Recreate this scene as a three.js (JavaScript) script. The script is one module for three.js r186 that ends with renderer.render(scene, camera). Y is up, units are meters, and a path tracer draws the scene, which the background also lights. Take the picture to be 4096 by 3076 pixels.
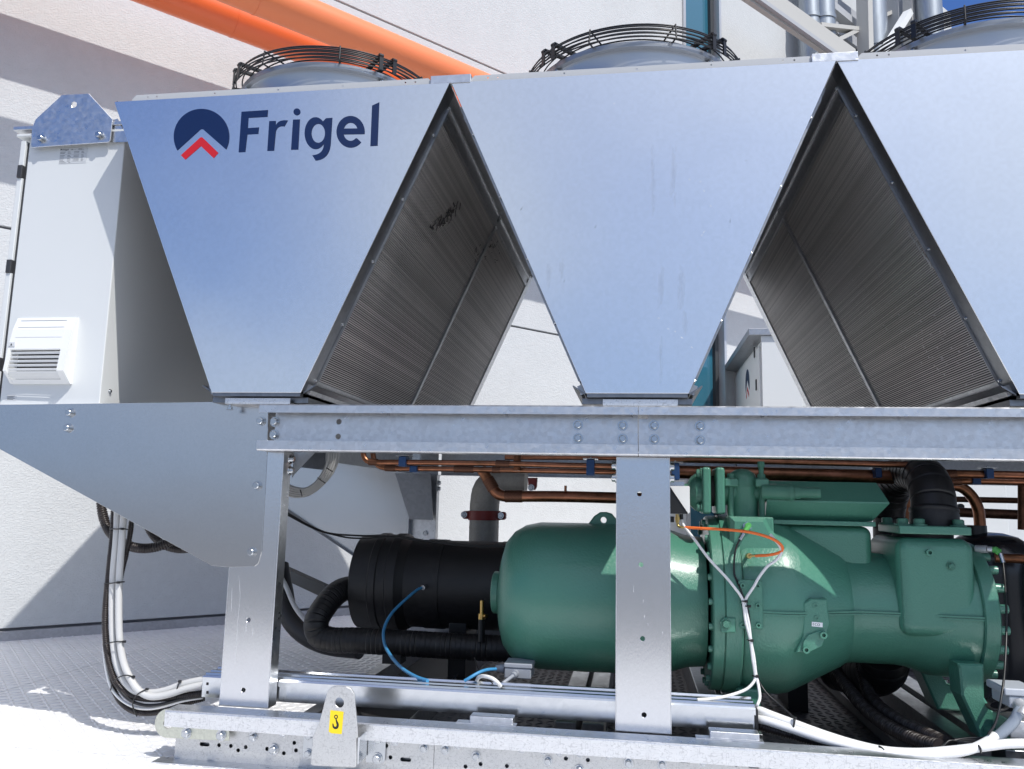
import * as THREE from 'three';
import { RoundedBoxGeometry } from 'three/addons/geometries/RoundedBoxGeometry.js';
import { mergeGeometries, toCreasedNormals } from 'three/addons/utils/BufferGeometryUtils.js';

// ---------------------------------------------------------------- camera, sky, sun, exposure
const scene = new THREE.Scene();
const camera = new THREE.PerspectiveCamera(51.06, 1024 / 769, 0.05, 2000);
camera.rotation.order = 'YXZ';
camera.position.set(0.6161, 0.8325, 2.4986);
camera.rotation.set(0.14543, 0.15192, 0.02274);
camera.updateMatrixWorld(true);

const renderer = new THREE.WebGLRenderer({ antialias: true });
renderer.setSize(1024, 769);
renderer.toneMapping = THREE.LinearToneMapping;
renderer.toneMappingExposure = 0.92;
renderer.shadowMap.enabled = true;

const SUN = new THREE.Vector3(1.13, 2.12, 1.0).normalize();
const sun = new THREE.DirectionalLight(new THREE.Color(1, 0.965, 0.915), 4.4);
sun.position.copy(SUN).multiplyScalar(30);
sun.castShadow = true;
sun.shadow.mapSize.set(4096, 4096);
Object.assign(sun.shadow.camera, { left: -9, right: 9, top: 9, bottom: -9, near: 1, far: 80 });
scene.add(sun); scene.add(sun.target);

// ---------------------------------------------------------------- noise
let seed = 12345;
function rnd() { seed = (seed * 1664525 + 1013904223) >>> 0; return seed / 4294967296; }
function hash(x, y, s) { let h = (x * 374761393 + y * 668265263 + s * 2147483647) | 0; h = Math.imul(h ^ (h >>> 13), 1274126177); h ^= h >>> 16; return (h >>> 0) / 4294967296; }
function vnoise(x, y, p, s = 0) {
  const xi = Math.floor(x), yi = Math.floor(y), fx = x - xi, fy = y - yi;
  const m = (a) => ((a % p) + p) % p, u = fx * fx * (3 - 2 * fx), v = fy * fy * (3 - 2 * fy);
  const a = hash(m(xi), m(yi), s), b = hash(m(xi + 1), m(yi), s), c = hash(m(xi), m(yi + 1), s), d = hash(m(xi + 1), m(yi + 1), s);
  return a + (b - a) * u + (c - a) * v + (a - b - c + d) * u * v;
}
function cell(x, y, p, s = 0) { const xi = Math.floor(x), yi = Math.floor(y); let best = 9, v = 0; for (let j = -1; j <= 1; j++) for (let i = -1; i <= 1; i++) { const a = (((xi + i) % p) + p) % p, b = (((yi + j) % p) + p) % p, dx = xi + i + hash(a, b, s) - x, dy = yi + j + hash(a, b, s + 3) - y, d = dx * dx + dy * dy; if (d < best) { best = d; v = hash(a, b, s + 5); } } return v; }
function fbm(x, y, p, oct, s = 0) { let r = 0, a = 0.5, t = 0; for (let i = 0; i < oct; i++) { r += a * vnoise(x, y, p, s + i * 17); t += a; a *= 0.5; x *= 2; y *= 2; p *= 2; } return r / t; }
function tex(n, fn, srgb = false) {
  const d = new Uint8Array(n * n * 4);
  for (let j = 0; j < n; j++) for (let i = 0; i < n; i++) {
    const c = fn(i / n, j / n), k = (j * n + i) * 4;
    for (let q = 0; q < 3; q++) d[k + q] = Math.max(0, Math.min(255, Math.round((Array.isArray(c) ? c[q] : c) * 255)));
    d[k + 3] = 255;
  }
  const t = new THREE.DataTexture(d, n, n);
  t.wrapS = t.wrapT = THREE.RepeatWrapping; t.magFilter = THREE.LinearFilter; t.minFilter = THREE.LinearMipmapLinearFilter; t.generateMipmaps = true;
  if (srgb) t.colorSpace = THREE.SRGBColorSpace;
  t.needsUpdate = true; return t;
}
const rep = (t, s, s2 = s) => { const c = t.clone(); c.repeat.set(1 / s, 1 / s2); c.needsUpdate = true; return c; };

// sky: clear blue with a few thin clouds, brighter towards the horizon and round the sun
{
  const W = 1024, H = 512, d = new Float32Array(W * H * 4);
  const sstep = (a, b, x) => { const t = Math.max(0, Math.min(1, (x - a) / (b - a))); return t * t * (3 - 2 * t); };
  for (let j = 0; j < H; j++) for (let i = 0; i < W; i++) {
    const th = ((j + 0.5) / H - 0.5) * Math.PI, ph = ((i + 0.5) / W - 0.5) * 2 * Math.PI;
    const y = Math.sin(th), cx = Math.cos(th) * Math.cos(ph), cz = Math.cos(th) * Math.sin(ph);
    const h = Math.pow(1 - Math.max(0, y), 3.2), h2 = Math.pow(1 - Math.max(0, y), 9);
    let r = 0.055 + 0.09 * h + 0.38 * h2, g = 0.140 + 0.29 * h + 0.26 * h2, b = 0.46 + 0.54 * h - 0.10 * h2;
    const c = Math.max(0, cx * SUN.x + y * SUN.y + cz * SUN.z);
    const glow = 1.2 * Math.pow(c, 3.2) + 1.2 * Math.pow(c, 50);                       // haze round the sun
    r += glow * 0.95; g += glow * 0.97; b += glow * 0.92;
    if (y > 0.02) {
      const az = Math.atan2(cx, cz) * 57.3, el = th * 57.3;                        // 0 in front of the machine, to the right positive
      const n = fbm(az / 16 + 40, el / 7 + 40, 4096, 5, 5), lump = (a0, e0, wa, we) => Math.exp(-(((az - a0) / wa) ** 2) - (((el - e0) / we) ** 2));
      const k = Math.min(0.92, 0.55 * sstep(0.50, 0.78, n) * sstep(0.03, 0.2, y) + (0.5 + 1.0 * n) * (1.0 * lump(-14, 18, 8, 5) + 0.5 * lump(6, 30, 14, 4) + 0.7 * lump(30, 20, 14, 8) + 0.6 * lump(-30, 8, 16, 3.5)));
      r += (0.80 - r) * k; g += (0.86 - g) * k; b += (0.92 - b) * k;
    }
    if (y < 0) { r = 0.5; g = 0.5; b = 0.5; }
    const k = (j * W + i) * 4; d[k] = r; d[k + 1] = g; d[k + 2] = b; d[k + 3] = 1;
  }
  const t = new THREE.DataTexture(d, W, H, THREE.RGBAFormat, THREE.FloatType);
  t.mapping = THREE.EquirectangularReflectionMapping; t.magFilter = THREE.LinearFilter; t.minFilter = THREE.LinearFilter;
  t.wrapS = THREE.RepeatWrapping; t.needsUpdate = true;
  scene.background = t; scene.environment = t;
}

// ---------------------------------------------------------------- helpers
const V = (x, y, z) => new THREE.Vector3(x, y, z);
// survey of the photograph: sight lines through picture points, met with a plane of known depth (z), height (y) or side (x)
const INV = camera.quaternion.clone();
function sight(px, py) { return V((px - 2048) / 3220, -(py - 1538) / 3220, -1).applyQuaternion(INV); }
function zAt(px, py, z) { const r = sight(px, py), k = (z - camera.position.z) / r.z; return camera.position.clone().addScaledVector(r, k); }
function yAt(px, py, y) { const r = sight(px, py), k = (y - camera.position.y) / r.y; return camera.position.clone().addScaledVector(r, k); }
const ROW = [0, 770, 1540, 2306], SC = 0.46356;
const q = (c, r, x, y, z) => zAt(1024 * c + x * SC, ROW[r] + y * SC, z);          // tile column, tile row, point in the tile, depth
const qs = (c, r, z, list) => list.map((p) => q(c, r, p[0], p[1], p[2] === undefined ? z : p[2]));
const xy = (v) => new THREE.Vector2(v.x, v.y);

const used = {};
function numbered(n) { const k = used[n] = (used[n] === undefined ? 0 : used[n] + 1); return k ? n + '_' + String(k).padStart(3, '0') : n; }
const baseOf = new Map();
function tag(o, label, category, group) { o.userData.label = label; if (category) o.userData.category = category; if (group) o.userData.group = group; return o; }
function thing(name, label, category, pos, group) {
  const o = new THREE.Group(); o.name = numbered(name); o.position.copy(pos); scene.add(o); baseOf.set(o, pos);
  return tag(o, label, category, group);
}
function fix(g) { if (g.index) g = g.toNonIndexed(); for (const k of Object.keys(g.attributes)) if (!['position', 'normal', 'uv'].includes(k)) g.deleteAttribute(k); if (!g.attributes.uv) uvM(g); return g; }
function merged(list) { return Array.isArray(list) ? (list.length === 1 ? list[0] : mergeGeometries(list.map(fix))) : list; }
// part(name, geometry or list in world coordinates, material, thing or part)
function part(name, geo, mat, parent, kind) {
  const g = merged(geo); let b = null, p = parent;
  while (p && !b) { b = baseOf.get(p); p = p.parent; }
  if (b) g.translate(-b.x, -b.y, -b.z);
  const m = new THREE.Mesh(g, mat); m.name = name; m.castShadow = m.receiveShadow = true; parent.add(m);
  if (kind) m.userData.kind = kind;
  return m;
}
function placed(name, geo, mat, parent, pos, quat) {                      // a shared geometry set at a place: its parent's base is taken off
  const m = new THREE.Mesh(geo, mat); m.name = name; m.castShadow = m.receiveShadow = true;
  let b = null, p = parent; while (p && !b) { b = baseOf.get(p); p = p.parent; }
  m.position.copy(pos); if (b) m.position.sub(b); if (quat) m.quaternion.copy(quat); parent.add(m); return m;
}
function uvM(g) {                                                            // uv in metres, by the way each face points
  const p = g.attributes.position, n = g.attributes.normal, uv = new Float32Array(p.count * 2);
  for (let i = 0; i < p.count; i++) {
    const ax = Math.abs(n.getX(i)), ay = Math.abs(n.getY(i)), az = Math.abs(n.getZ(i));
    const x = p.getX(i), y = p.getY(i), z = p.getZ(i);
    if (az >= ax && az >= ay) { uv[2 * i] = x; uv[2 * i + 1] = y; } else if (ax >= ay) { uv[2 * i] = z; uv[2 * i + 1] = y; } else { uv[2 * i] = x; uv[2 * i + 1] = z; }
  }
  g.setAttribute('uv', new THREE.BufferAttribute(uv, 2)); return g;
}
function box(x0, x1, y0, y1, z0, z1, r = 0, sg = 1) {
  const w = Math.abs(x1 - x0), h = Math.abs(y1 - y0), d = Math.abs(z1 - z0);
  let g = r > 0 ? new RoundedBoxGeometry(w, h, d, sg, Math.min(r, w / 2.01, h / 2.01, d / 2.01)) : new THREE.BoxGeometry(w, h, d);
  g = g.index ? g.toNonIndexed() : g;
  g.translate((x0 + x1) / 2, (y0 + y1) / 2, (z0 + z1) / 2); return uvM(g);
}
function shapeOf(pts, holes = []) {
  const s = new THREE.Shape(pts.map((p) => new THREE.Vector2(p.x !== undefined ? p.x : p[0], p.y !== undefined ? p.y : p[1])));
  for (const h of holes) { const pa = new THREE.Path(); pa.absellipse(h[0], h[1], h[2], h[3] || h[2], 0, Math.PI * 2, true); s.holes.push(pa); }
  return s;
}
function slab(shape, z0, z1, bev = 0, cs = 16) {                              // a plate cut to an outline in x and y
  const g = new THREE.ExtrudeGeometry(shape, { depth: z1 - z0 - 2 * bev, bevelEnabled: bev > 0, bevelThickness: bev, bevelSize: bev, bevelOffset: -bev, bevelSegments: 1, curveSegments: cs });
  g.translate(0, 0, z0 + bev); return uvM(g);
}
function profX(pts, x0, x1, holes) {                                          // a section in z and y drawn out along x
  const g = new THREE.ExtrudeGeometry(shapeOf(pts.map((p) => [-p[0], p[1]]), holes), { depth: x1 - x0, bevelEnabled: false });
  g.rotateY(Math.PI / 2); g.translate(x0, 0, 0); return uvM(g);
}
function profY(pts, y0, y1) {                                                 // a section in x and z drawn out along y
  const g = new THREE.ExtrudeGeometry(shapeOf(pts.map((p) => [p[0], -p[1]])), { depth: y1 - y0, bevelEnabled: false });
  g.rotateX(-Math.PI / 2); g.translate(0, y0, 0); return uvM(g);
}
function profZ(pts, z0, z1) { return slab(shapeOf(pts), z0, z1); }
function latheX(pts, x = 0, y = 0, z = 0, seg = 64, crease = 0.5) {           // pts: [x, radius]
  let g = new THREE.LatheGeometry(pts.map((p) => new THREE.Vector2(Math.max(p[1], 1e-5), p[0])), seg);
  g.rotateZ(-Math.PI / 2); g = toCreasedNormals(g.toNonIndexed(), crease); g.translate(x, y, z); return g;
}
function latheY(pts, x = 0, y = 0, z = 0, seg = 64, crease = 0.5) {           // pts: [radius, y]
  let g = new THREE.LatheGeometry(pts.map((p) => new THREE.Vector2(Math.max(p[0], 1e-5), p[1])), seg);
  g = toCreasedNormals(g.toNonIndexed(), crease); g.translate(x, y, z); return g;
}
function cyl(a, b, r, seg = 20, r2 = r) {                                     // a closed cylinder between two points
  const d = b.clone().sub(a), L = d.length(); let g = new THREE.CylinderGeometry(r2, r, L, seg);
  g.translate(0, L / 2, 0); g.applyQuaternion(new THREE.Quaternion().setFromUnitVectors(V(0, 1, 0), d.normalize())); g.translate(a.x, a.y, a.z); return g;
}
function bar(a, b, w, h, up = V(0, 1, 0)) {                                   // a square bar between two points
  const d = b.clone().sub(a), L = d.length(), g = new THREE.BoxGeometry(w, h, L); uvM(g);
  const zt = d.normalize(), xt = up.clone().cross(zt).normalize(), yt = zt.clone().cross(xt);
  const m = new THREE.Matrix4().makeBasis(xt, yt, zt); m.setPosition(a.clone().add(b).multiplyScalar(0.5)); return g.applyMatrix4(m);
}
function sweep(pts, rad, o = {}) {                                            // a hose, cable or wire along points; rad may change with the length run
  const curve = pts instanceof THREE.Curve ? pts : new THREE.CatmullRomCurve3(pts, false, 'centripetal');
  const L = curve.getLength(), rs = o.rs || 12, n = o.n || Math.max(8, Math.round(L / (o.step || 0.015)));
  const f = curve.computeFrenetFrames(n, false), P = [], N = [], U = [], I = [];
  for (let i = 0; i <= n; i++) {
    const c = curve.getPointAt(i / n), s = L * i / n, r = typeof rad === 'function' ? rad(s, L) : rad;
    const e = L / n, dr = typeof rad === 'function' ? (rad(Math.min(L, s + e / 2), L) - rad(Math.max(0, s - e / 2), L)) / e : 0;
    for (let j = 0; j <= rs; j++) {
      const a = j / rs * Math.PI * 2, d = f.normals[i].clone().multiplyScalar(Math.cos(a)).addScaledVector(f.binormals[i], Math.sin(a));
      P.push(c.x + d.x * r, c.y + d.y * r, c.z + d.z * r); const t = f.tangents[i]; const nn = d.clone().addScaledVector(t, -dr).normalize();
      N.push(nn.x, nn.y, nn.z); U.push(j / rs * 2 * Math.PI * r, s);
    }
  }
  const w = rs + 1;
  for (let i = 0; i < n; i++) for (let j = 0; j < rs; j++) { const a = i * w + j, b = a + 1, c = a + w, e = c + 1; I.push(a, b, c, b, e, c); }
  for (const [i, sg] of [[0, -1], [n, 1]]) {
    const c = curve.getPointAt(i / n), t = f.tangents[i], k = P.length / 3; P.push(c.x, c.y, c.z); N.push(t.x * sg, t.y * sg, t.z * sg); U.push(0, 0);
    for (let j = 0; j <= rs; j++) { const o3 = (i * w + j) * 3; P.push(P[o3], P[o3 + 1], P[o3 + 2]); N.push(t.x * sg, t.y * sg, t.z * sg); U.push(0, 0); }
    for (let j = 0; j < rs; j++) sg > 0 ? I.push(k, k + 1 + j, k + 2 + j) : I.push(k, k + 2 + j, k + 1 + j);
  }
  const g = new THREE.BufferGeometry();
  g.setAttribute('position', new THREE.Float32BufferAttribute(P, 3)); g.setAttribute('normal', new THREE.Float32BufferAttribute(N, 3)); g.setAttribute('uv', new THREE.Float32BufferAttribute(U, 2)); g.setIndex(I); return g;
}
const Q = (a, b) => new THREE.Quaternion().setFromUnitVectors(a, b);
const FRONT = new THREE.Quaternion(), RIGHTQ = Q(V(0, 0, 1), V(1, 0, 0)), LEFTQ = Q(V(0, 0, 1), V(-1, 0, 0)), UPQ = Q(V(0, 0, 1), V(0, 1, 0));

// ---------------------------------------------------------------- materials
const T = {
  spangle: tex(512, (u, v) => { const a = fbm(u * 24, v * 24, 24, 3, 1), b = vnoise(u * 60, v * 60, 60, 7), c = fbm(u * 4, v * 4, 4, 3, 9); return 0.80 + 0.06 * (a - 0.5) + 0.04 * (b - 0.5) + 0.05 * (c - 0.5) + 0.10 * (cell(u * 34, v * 34, 34, 3) - 0.5); }),
  spangleR: tex(512, (u, v) => { const a = fbm(u * 20, v * 20, 20, 4, 31), c = fbm(u * 3, v * 3, 3, 3, 39); return 0.5 + 0.14 * (a - 0.5) + 0.10 * (c - 0.5) + 0.16 * (cell(u * 34, v * 34, 34, 3) - 0.5); }),
  crackle: tex(512, (u, v) => { const a = fbm(u * 40, v * 40, 40, 2, 141), b = Math.abs(2 * vnoise(u * 55, v * 75, 4096, 142) - 1); return 0.93 + 0.08 * (a - 0.5) - (b < 0.12 ? 0.17 : 0); }),
  sheet: tex(512, (u, v) => 0.93 + 0.03 * (fbm(u * 5, v * 5, 5, 4, 41) - 0.5) + 0.035 * (vnoise(u * 90, v * 90, 90, 42) - 0.5)),
  sheetR: tex(256, (u, v) => 0.5 + 0.10 * (fbm(u * 3, v * 3, 3, 4, 45) - 0.5)),
  wave: tex(256, (u, v) => fbm(u * 3, v * 3, 3, 3, 51)),
  fine: tex(512, (u, v) => fbm(u * 90, v * 90, 90, 3, 61)),
  rollmark: tex(512, (u, v) => fbm(u * 16, v * 120, 120, 1, 71) * 0.5 + 0.5 * vnoise(u * 40, v * 16, 40, 72)),
  stucco: tex(1024, (u, v) => { const w = fbm(u * 10, v * 10, 10, 2, 81) * 1.6; const a = vnoise(u * 46 + w, v * 70 + w, 4096, 82), b = fbm(u * 150, v * 150, 150, 2, 83); const rdg = 1 - Math.abs(2 * a - 1); return 0.25 + 0.55 * Math.pow(rdg, 3) + 0.22 * b; }),
  stuccoC: tex(512, (u, v) => { const a = fbm(u * 5, v * 5, 5, 5, 91), b = fbm(u * 60, v * 60, 60, 2, 92); return 0.93 + 0.10 * (a - 0.5) + 0.05 * (b - 0.5); }),
  dirt: tex(512, (u, v) => { const a = fbm(u * 6, v * 6, 6, 5, 101), b = fbm(u * 80, v * 80, 80, 2, 102); return 0.80 + 0.30 * (a - 0.5) + 0.18 * (b - 0.5); }),
  worn: tex(512, (u, v) => { const a = fbm(u * 6, v * 6, 6, 5, 131), b = fbm(u * 80, v * 80, 80, 2, 132); return 0.90 + 0.14 * (a - 0.5) + 0.12 * (b - 0.5); }),
  oxide: tex(512, (u, v) => { const a = fbm(u * 7, v * 7, 7, 5, 111), b = fbm(u * 40, v * 40, 40, 3, 112); const k = 0.62 + 0.7 * (a - 0.5) + 0.35 * (b - 0.5); return [k, k * (0.92 - 0.15 * (a - 0.5)), k * 0.86]; }),
  peel: tex(512, (u, v) => fbm(u * 70, v * 70, 70, 2, 121)),
};
const rgb = (r, g, b) => new THREE.Color().setRGB(r, g, b);
function std(c, rough, metal = 0, o = {}) { return new THREE.MeshStandardMaterial({ color: rgb(...c), roughness: rough, metalness: metal, ...o }); }
const M = {
  panel: std([0.90, 0.915, 0.93], 0.46, 1, { map: rep(T.sheet, 0.9), roughnessMap: rep(T.sheetR, 1.7), bumpMap: rep(T.wave, 1.3), bumpScale: 0.0022 }),
  post: std([0.74, 0.75, 0.77], 0.22, 1, { map: rep(T.sheet, 0.5), bumpMap: rep(T.fine, 0.2, 0.6), bumpScale: 0.0001 }),
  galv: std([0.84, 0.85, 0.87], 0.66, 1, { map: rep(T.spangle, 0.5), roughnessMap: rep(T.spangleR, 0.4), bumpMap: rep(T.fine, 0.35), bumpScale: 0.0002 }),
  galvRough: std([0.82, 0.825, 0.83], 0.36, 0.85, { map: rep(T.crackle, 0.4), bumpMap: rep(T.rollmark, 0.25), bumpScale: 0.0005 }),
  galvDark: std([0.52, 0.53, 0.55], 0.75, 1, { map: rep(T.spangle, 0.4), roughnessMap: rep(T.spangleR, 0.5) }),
  gusset: std([0.62, 0.62, 0.622], 0.21, 1, { map: rep(T.sheet, 0.5), bumpMap: rep(T.wave, 0.9), bumpScale: 0.0008 }),
  galvWeb: std([0.66, 0.66, 0.65], 0.42, 0.8, { map: rep(T.crackle, 0.3) }),
  conduitGrey: std([0.26, 0.30, 0.35], 0.45),
  tray: std([0.70, 0.72, 0.74], 0.38, 1, { map: rep(T.sheet, 0.5), roughnessMap: rep(T.spangleR, 0.9), bumpMap: rep(T.wave, 0.9), bumpScale: 0.0006 }),
  zinc: std([0.52, 0.54, 0.56], 0.24, 1),
  zincYellow: std([0.76, 0.77, 0.66], 0.42, 1, { map: rep(T.spangle, 0.2) }),
  flange: std([0.31, 0.32, 0.34], 0.36, 1, { map: rep(T.spangle, 0.6) }),
  coilCore: std([0.05, 0.046, 0.045], 0.8, 0.1),
  coilTube: std([0.68, 0.66, 0.65], 0.42, 0.4, { map: rep(T.dirt, 0.7) }),
  deck: std([0.50, 0.51, 0.52], 0.45, 0, {}),
  ring: std([0.46, 0.48, 0.51], 0.30, 0.7, {}),
  guard: std([0.012, 0.012, 0.014], 0.35),
  cabinet: std([0.68, 0.70, 0.70], 0.42, 0, { bumpMap: rep(T.peel, 0.12), bumpScale: 0.00008 }),
  plastic: std([0.78, 0.79, 0.78], 0.38),
  plasticGrey: std([0.30, 0.32, 0.36], 0.42),
  hinge: std([0.035, 0.036, 0.04], 0.5),
  dark: std([0.012, 0.012, 0.013], 0.7),
  stucco: std([0.605, 0.622, 0.63], 0.9, 0, { map: rep(T.stuccoC, 1.9), bumpMap: rep(T.stucco, 0.6), bumpScale: 0.0022 }),
  skirting: std([0.50, 0.50, 0.52], 0.9, 0, { map: rep(T.dirt, 1.1), bumpMap: rep(T.fine, 0.4), bumpScale: 0.001 }),
  joint: std([0.16, 0.16, 0.17], 0.9),
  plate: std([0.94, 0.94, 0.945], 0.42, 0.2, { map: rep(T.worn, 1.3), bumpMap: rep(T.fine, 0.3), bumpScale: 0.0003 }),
  apron: std([0.80, 0.79, 0.77], 0.9, 0, { map: rep(T.worn, 2.3), bumpMap: rep(T.fine, 0.5), bumpScale: 0.002 }),
  cableMid: std([0.30, 0.30, 0.295], 0.5),
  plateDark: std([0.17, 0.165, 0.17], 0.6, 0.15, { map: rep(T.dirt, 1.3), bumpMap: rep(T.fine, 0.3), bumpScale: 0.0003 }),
  ground: std([0.20, 0.20, 0.195], 0.9, 0, { map: rep(T.worn, 3.1), bumpMap: rep(T.fine, 0.5), bumpScale: 0.002 }),
  green: new THREE.MeshPhysicalMaterial({ color: rgb(0.066, 0.222, 0.155), roughness: 0.38, clearcoat: 0.4, clearcoatRoughness: 0.25, bumpMap: rep(T.peel, 0.25), bumpScale: 0.0009 }),
  rubber: std([0.014, 0.0135, 0.0145], 0.46, 0, { bumpMap: rep(T.fine, 0.15), bumpScale: 0.0004 }),
  conduit: std([0.028, 0.022, 0.021], 0.38),
  copperDark: std([0.20, 0.10, 0.065], 0.5, 0.8, { map: rep(T.oxide, 0.2) }),
  copper: std([0.42, 0.20, 0.12], 0.36, 1, { map: rep(T.oxide, 0.55) }),
  brass: std([0.62, 0.42, 0.15], 0.28, 1),
  clampBlue: std([0.012, 0.05, 0.15], 0.5),
  steelPipe: std([0.44, 0.42, 0.38], 0.6, 0.3, { map: rep(T.dirt, 0.6) }),
  red: std([0.24, 0.025, 0.02], 0.45),
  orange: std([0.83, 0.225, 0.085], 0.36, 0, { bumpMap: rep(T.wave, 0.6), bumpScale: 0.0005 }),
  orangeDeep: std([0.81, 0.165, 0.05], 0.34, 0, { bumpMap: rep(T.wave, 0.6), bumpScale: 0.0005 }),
  hoseOrange: std([0.85, 0.17, 0.03], 0.45),
  cableGrey: std([0.55, 0.55, 0.54], 0.5),
  cableWhite: std([0.76, 0.76, 0.75], 0.45),
  cableBlue: std([0.05, 0.25, 0.48], 0.45),
  black: std([0.012, 0.012, 0.013], 0.4),
  blackShiny: std([0.014, 0.015, 0.02], 0.2),
  yellow: std([0.86, 0.62, 0.01], 0.5),
  navy: std([0.005, 0.018, 0.075], 0.22),
  redPrint: std([0.55, 0.015, 0.02], 0.25),
  paper: std([0.62, 0.64, 0.65], 0.5),
  teal: new THREE.MeshPhysicalMaterial({ color: rgb(0.035, 0.15, 0.22), roughness: 0.06, metalness: 0.0, clearcoat: 1, clearcoatRoughness: 0.03 }),
  alu: std([0.60, 0.61, 0.62], 0.4, 0.6),
  frameDark: std([0.05, 0.055, 0.06], 0.5),
  paintBeige: std([0.50, 0.49, 0.46], 0.6),
  paintGrey: std([0.42, 0.43, 0.45], 0.55),
  duct: std([0.42, 0.46, 0.50], 0.4, 0.7, { map: rep(T.dirt, 0.9) }),
  dripMark: std([0.80, 0.81, 0.82], 0.6, 0, { transparent: true, opacity: 0.28 }),
  boxGrey: std([0.40, 0.43, 0.47], 0.45),
  coilCoreDark: std([0.06, 0.055, 0.055], 0.7),
  greenPlug: std([0.10, 0.42, 0.10], 0.45),
};

// shared small pieces
const hexBolt = (r) => { const a = new THREE.CylinderGeometry(r, r, r * 0.85, 6); a.rotateX(Math.PI / 2); a.translate(0, 0, r * 0.25 + r * 0.425); const w = new THREE.CylinderGeometry(r * 1.35, r * 1.35, r * 0.25, 20); w.rotateX(Math.PI / 2); w.translate(0, 0, r * 0.125); const d = new THREE.CylinderGeometry(r * 0.72, r * 0.86, r * 0.14, 16); d.rotateX(Math.PI / 2); d.translate(0, 0, r * 1.17); return mergeGeometries([fix(a), fix(w), fix(d)]); };
const capBolt = (r) => { const sh = new THREE.Shape(); sh.absarc(0, 0, r, 0, Math.PI * 2); const h = new THREE.Path(); h.absarc(0, 0, r * 0.52, 0, Math.PI * 2, true); sh.holes.push(h); const g = new THREE.ExtrudeGeometry(sh, { depth: r * 1.1, bevelEnabled: false, curveSegments: 8 }); const f = new THREE.CylinderGeometry(r * 0.52, r * 0.52, r * 0.3, 6); f.rotateX(Math.PI / 2); f.translate(0, 0, r * 0.15); return mergeGeometries([fix(g), fix(f)]); };
const G = { bolt8: hexBolt(0.0085), bolt10: hexBolt(0.0105), bolt12: hexBolt(0.0125), bolt6: hexBolt(0.006), bolt4: hexBolt(0.0045), cap6: capBolt(0.008), cap10: capBolt(0.011) };
G.stud = (() => { const a = new THREE.CylinderGeometry(0.0045, 0.0045, 0.02, 10); a.rotateX(Math.PI / 2); a.translate(0, 0, 0.01); return mergeGeometries([fix(a), fix(G.bolt8.clone())]); })();
function discSheet(pts, z0, z1, holes) { return slab(shapeOf(pts, holes), z0, z1); }
function hole(parent, pos, r, quat, name = 'hole') { const g = new THREE.CylinderGeometry(r, r, 0.0016, 18); g.rotateX(Math.PI / 2); return placed(name, g, M.dark, parent, pos, quat); }

// ---------------------------------------------------------------- ground and checker plate
{
  const g = new THREE.PlaneGeometry(600, 600); g.rotateX(-Math.PI / 2); g.translate(0, -0.012, 0); uvM(g);
  const o = new THREE.Mesh(g, M.ground); o.name = 'ground'; o.receiveShadow = true; o.userData.kind = 'structure'; scene.add(o);
  const ap = new THREE.Mesh(box(-3.6, 2.6, -0.012, -0.0065, 1.0, 2.1), M.apron); ap.name = 'added_bounce_apron'; ap.receiveShadow = true; ap.userData.kind = 'structure'; scene.add(ap);  // unseen bright slab, added to reflect in the posts and sized for its bounce
  // plates of 1.5 by 3 m laid edge to edge with a narrow seam
  const fl = new THREE.Group(); fl.name = 'checker_plate_floor'; fl.userData.kind = 'structure'; scene.add(fl);
  const cols = [[-6.5, -5.0], [-5.0, -3.5], [-3.5, -2.0], [-2.0, -0.52], [-0.52, 1.0], [1.0, 2.5], [2.5, 4.0]], rows = [[-6.6, -4.6], [-4.6, -2.3], [-2.3, -0.02], [-0.02, 0.998]];
  const under = (x, z) => x > -0.52 && z > -2.3 && z < -0.02;                      // plates under the machine, its shade put into their darker colour
  for (const [x0, x1] of cols) for (const [z0, z1] of rows) {
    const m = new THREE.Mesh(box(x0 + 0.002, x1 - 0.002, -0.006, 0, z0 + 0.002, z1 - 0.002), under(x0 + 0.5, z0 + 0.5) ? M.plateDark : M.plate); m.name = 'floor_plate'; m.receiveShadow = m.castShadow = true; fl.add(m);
  }
  // raised lens-shaped treads, in turned pairs
  const t = new THREE.SphereGeometry(1, 10, 6, 0, Math.PI * 2, 0, Math.PI / 2); t.scale(0.0205, 0.0032, 0.0058);
  const P = 0.0385, list = [];
  for (let x = -4.4; x < 3.4; x += P) for (let z = -5.6; z < 1.4; z += P) {
    const wz = -1.692 - 1.0703 * (x + 2.889); if (z < wz + 0.02) continue;
    if (z > 0.75 && x > -0.3) continue;
    list.push([x, z, (Math.round(x / P) + Math.round(z / P)) & 1]);
  }
  for (const dk of [false, true]) {
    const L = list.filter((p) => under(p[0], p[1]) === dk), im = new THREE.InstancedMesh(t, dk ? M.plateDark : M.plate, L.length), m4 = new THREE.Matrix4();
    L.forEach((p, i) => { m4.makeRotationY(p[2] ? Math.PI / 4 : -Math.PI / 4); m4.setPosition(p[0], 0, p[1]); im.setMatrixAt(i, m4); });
    im.name = 'tread'; im.userData.kind = 'stuff'; im.receiveShadow = true; fl.add(im);
  }
}

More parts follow.
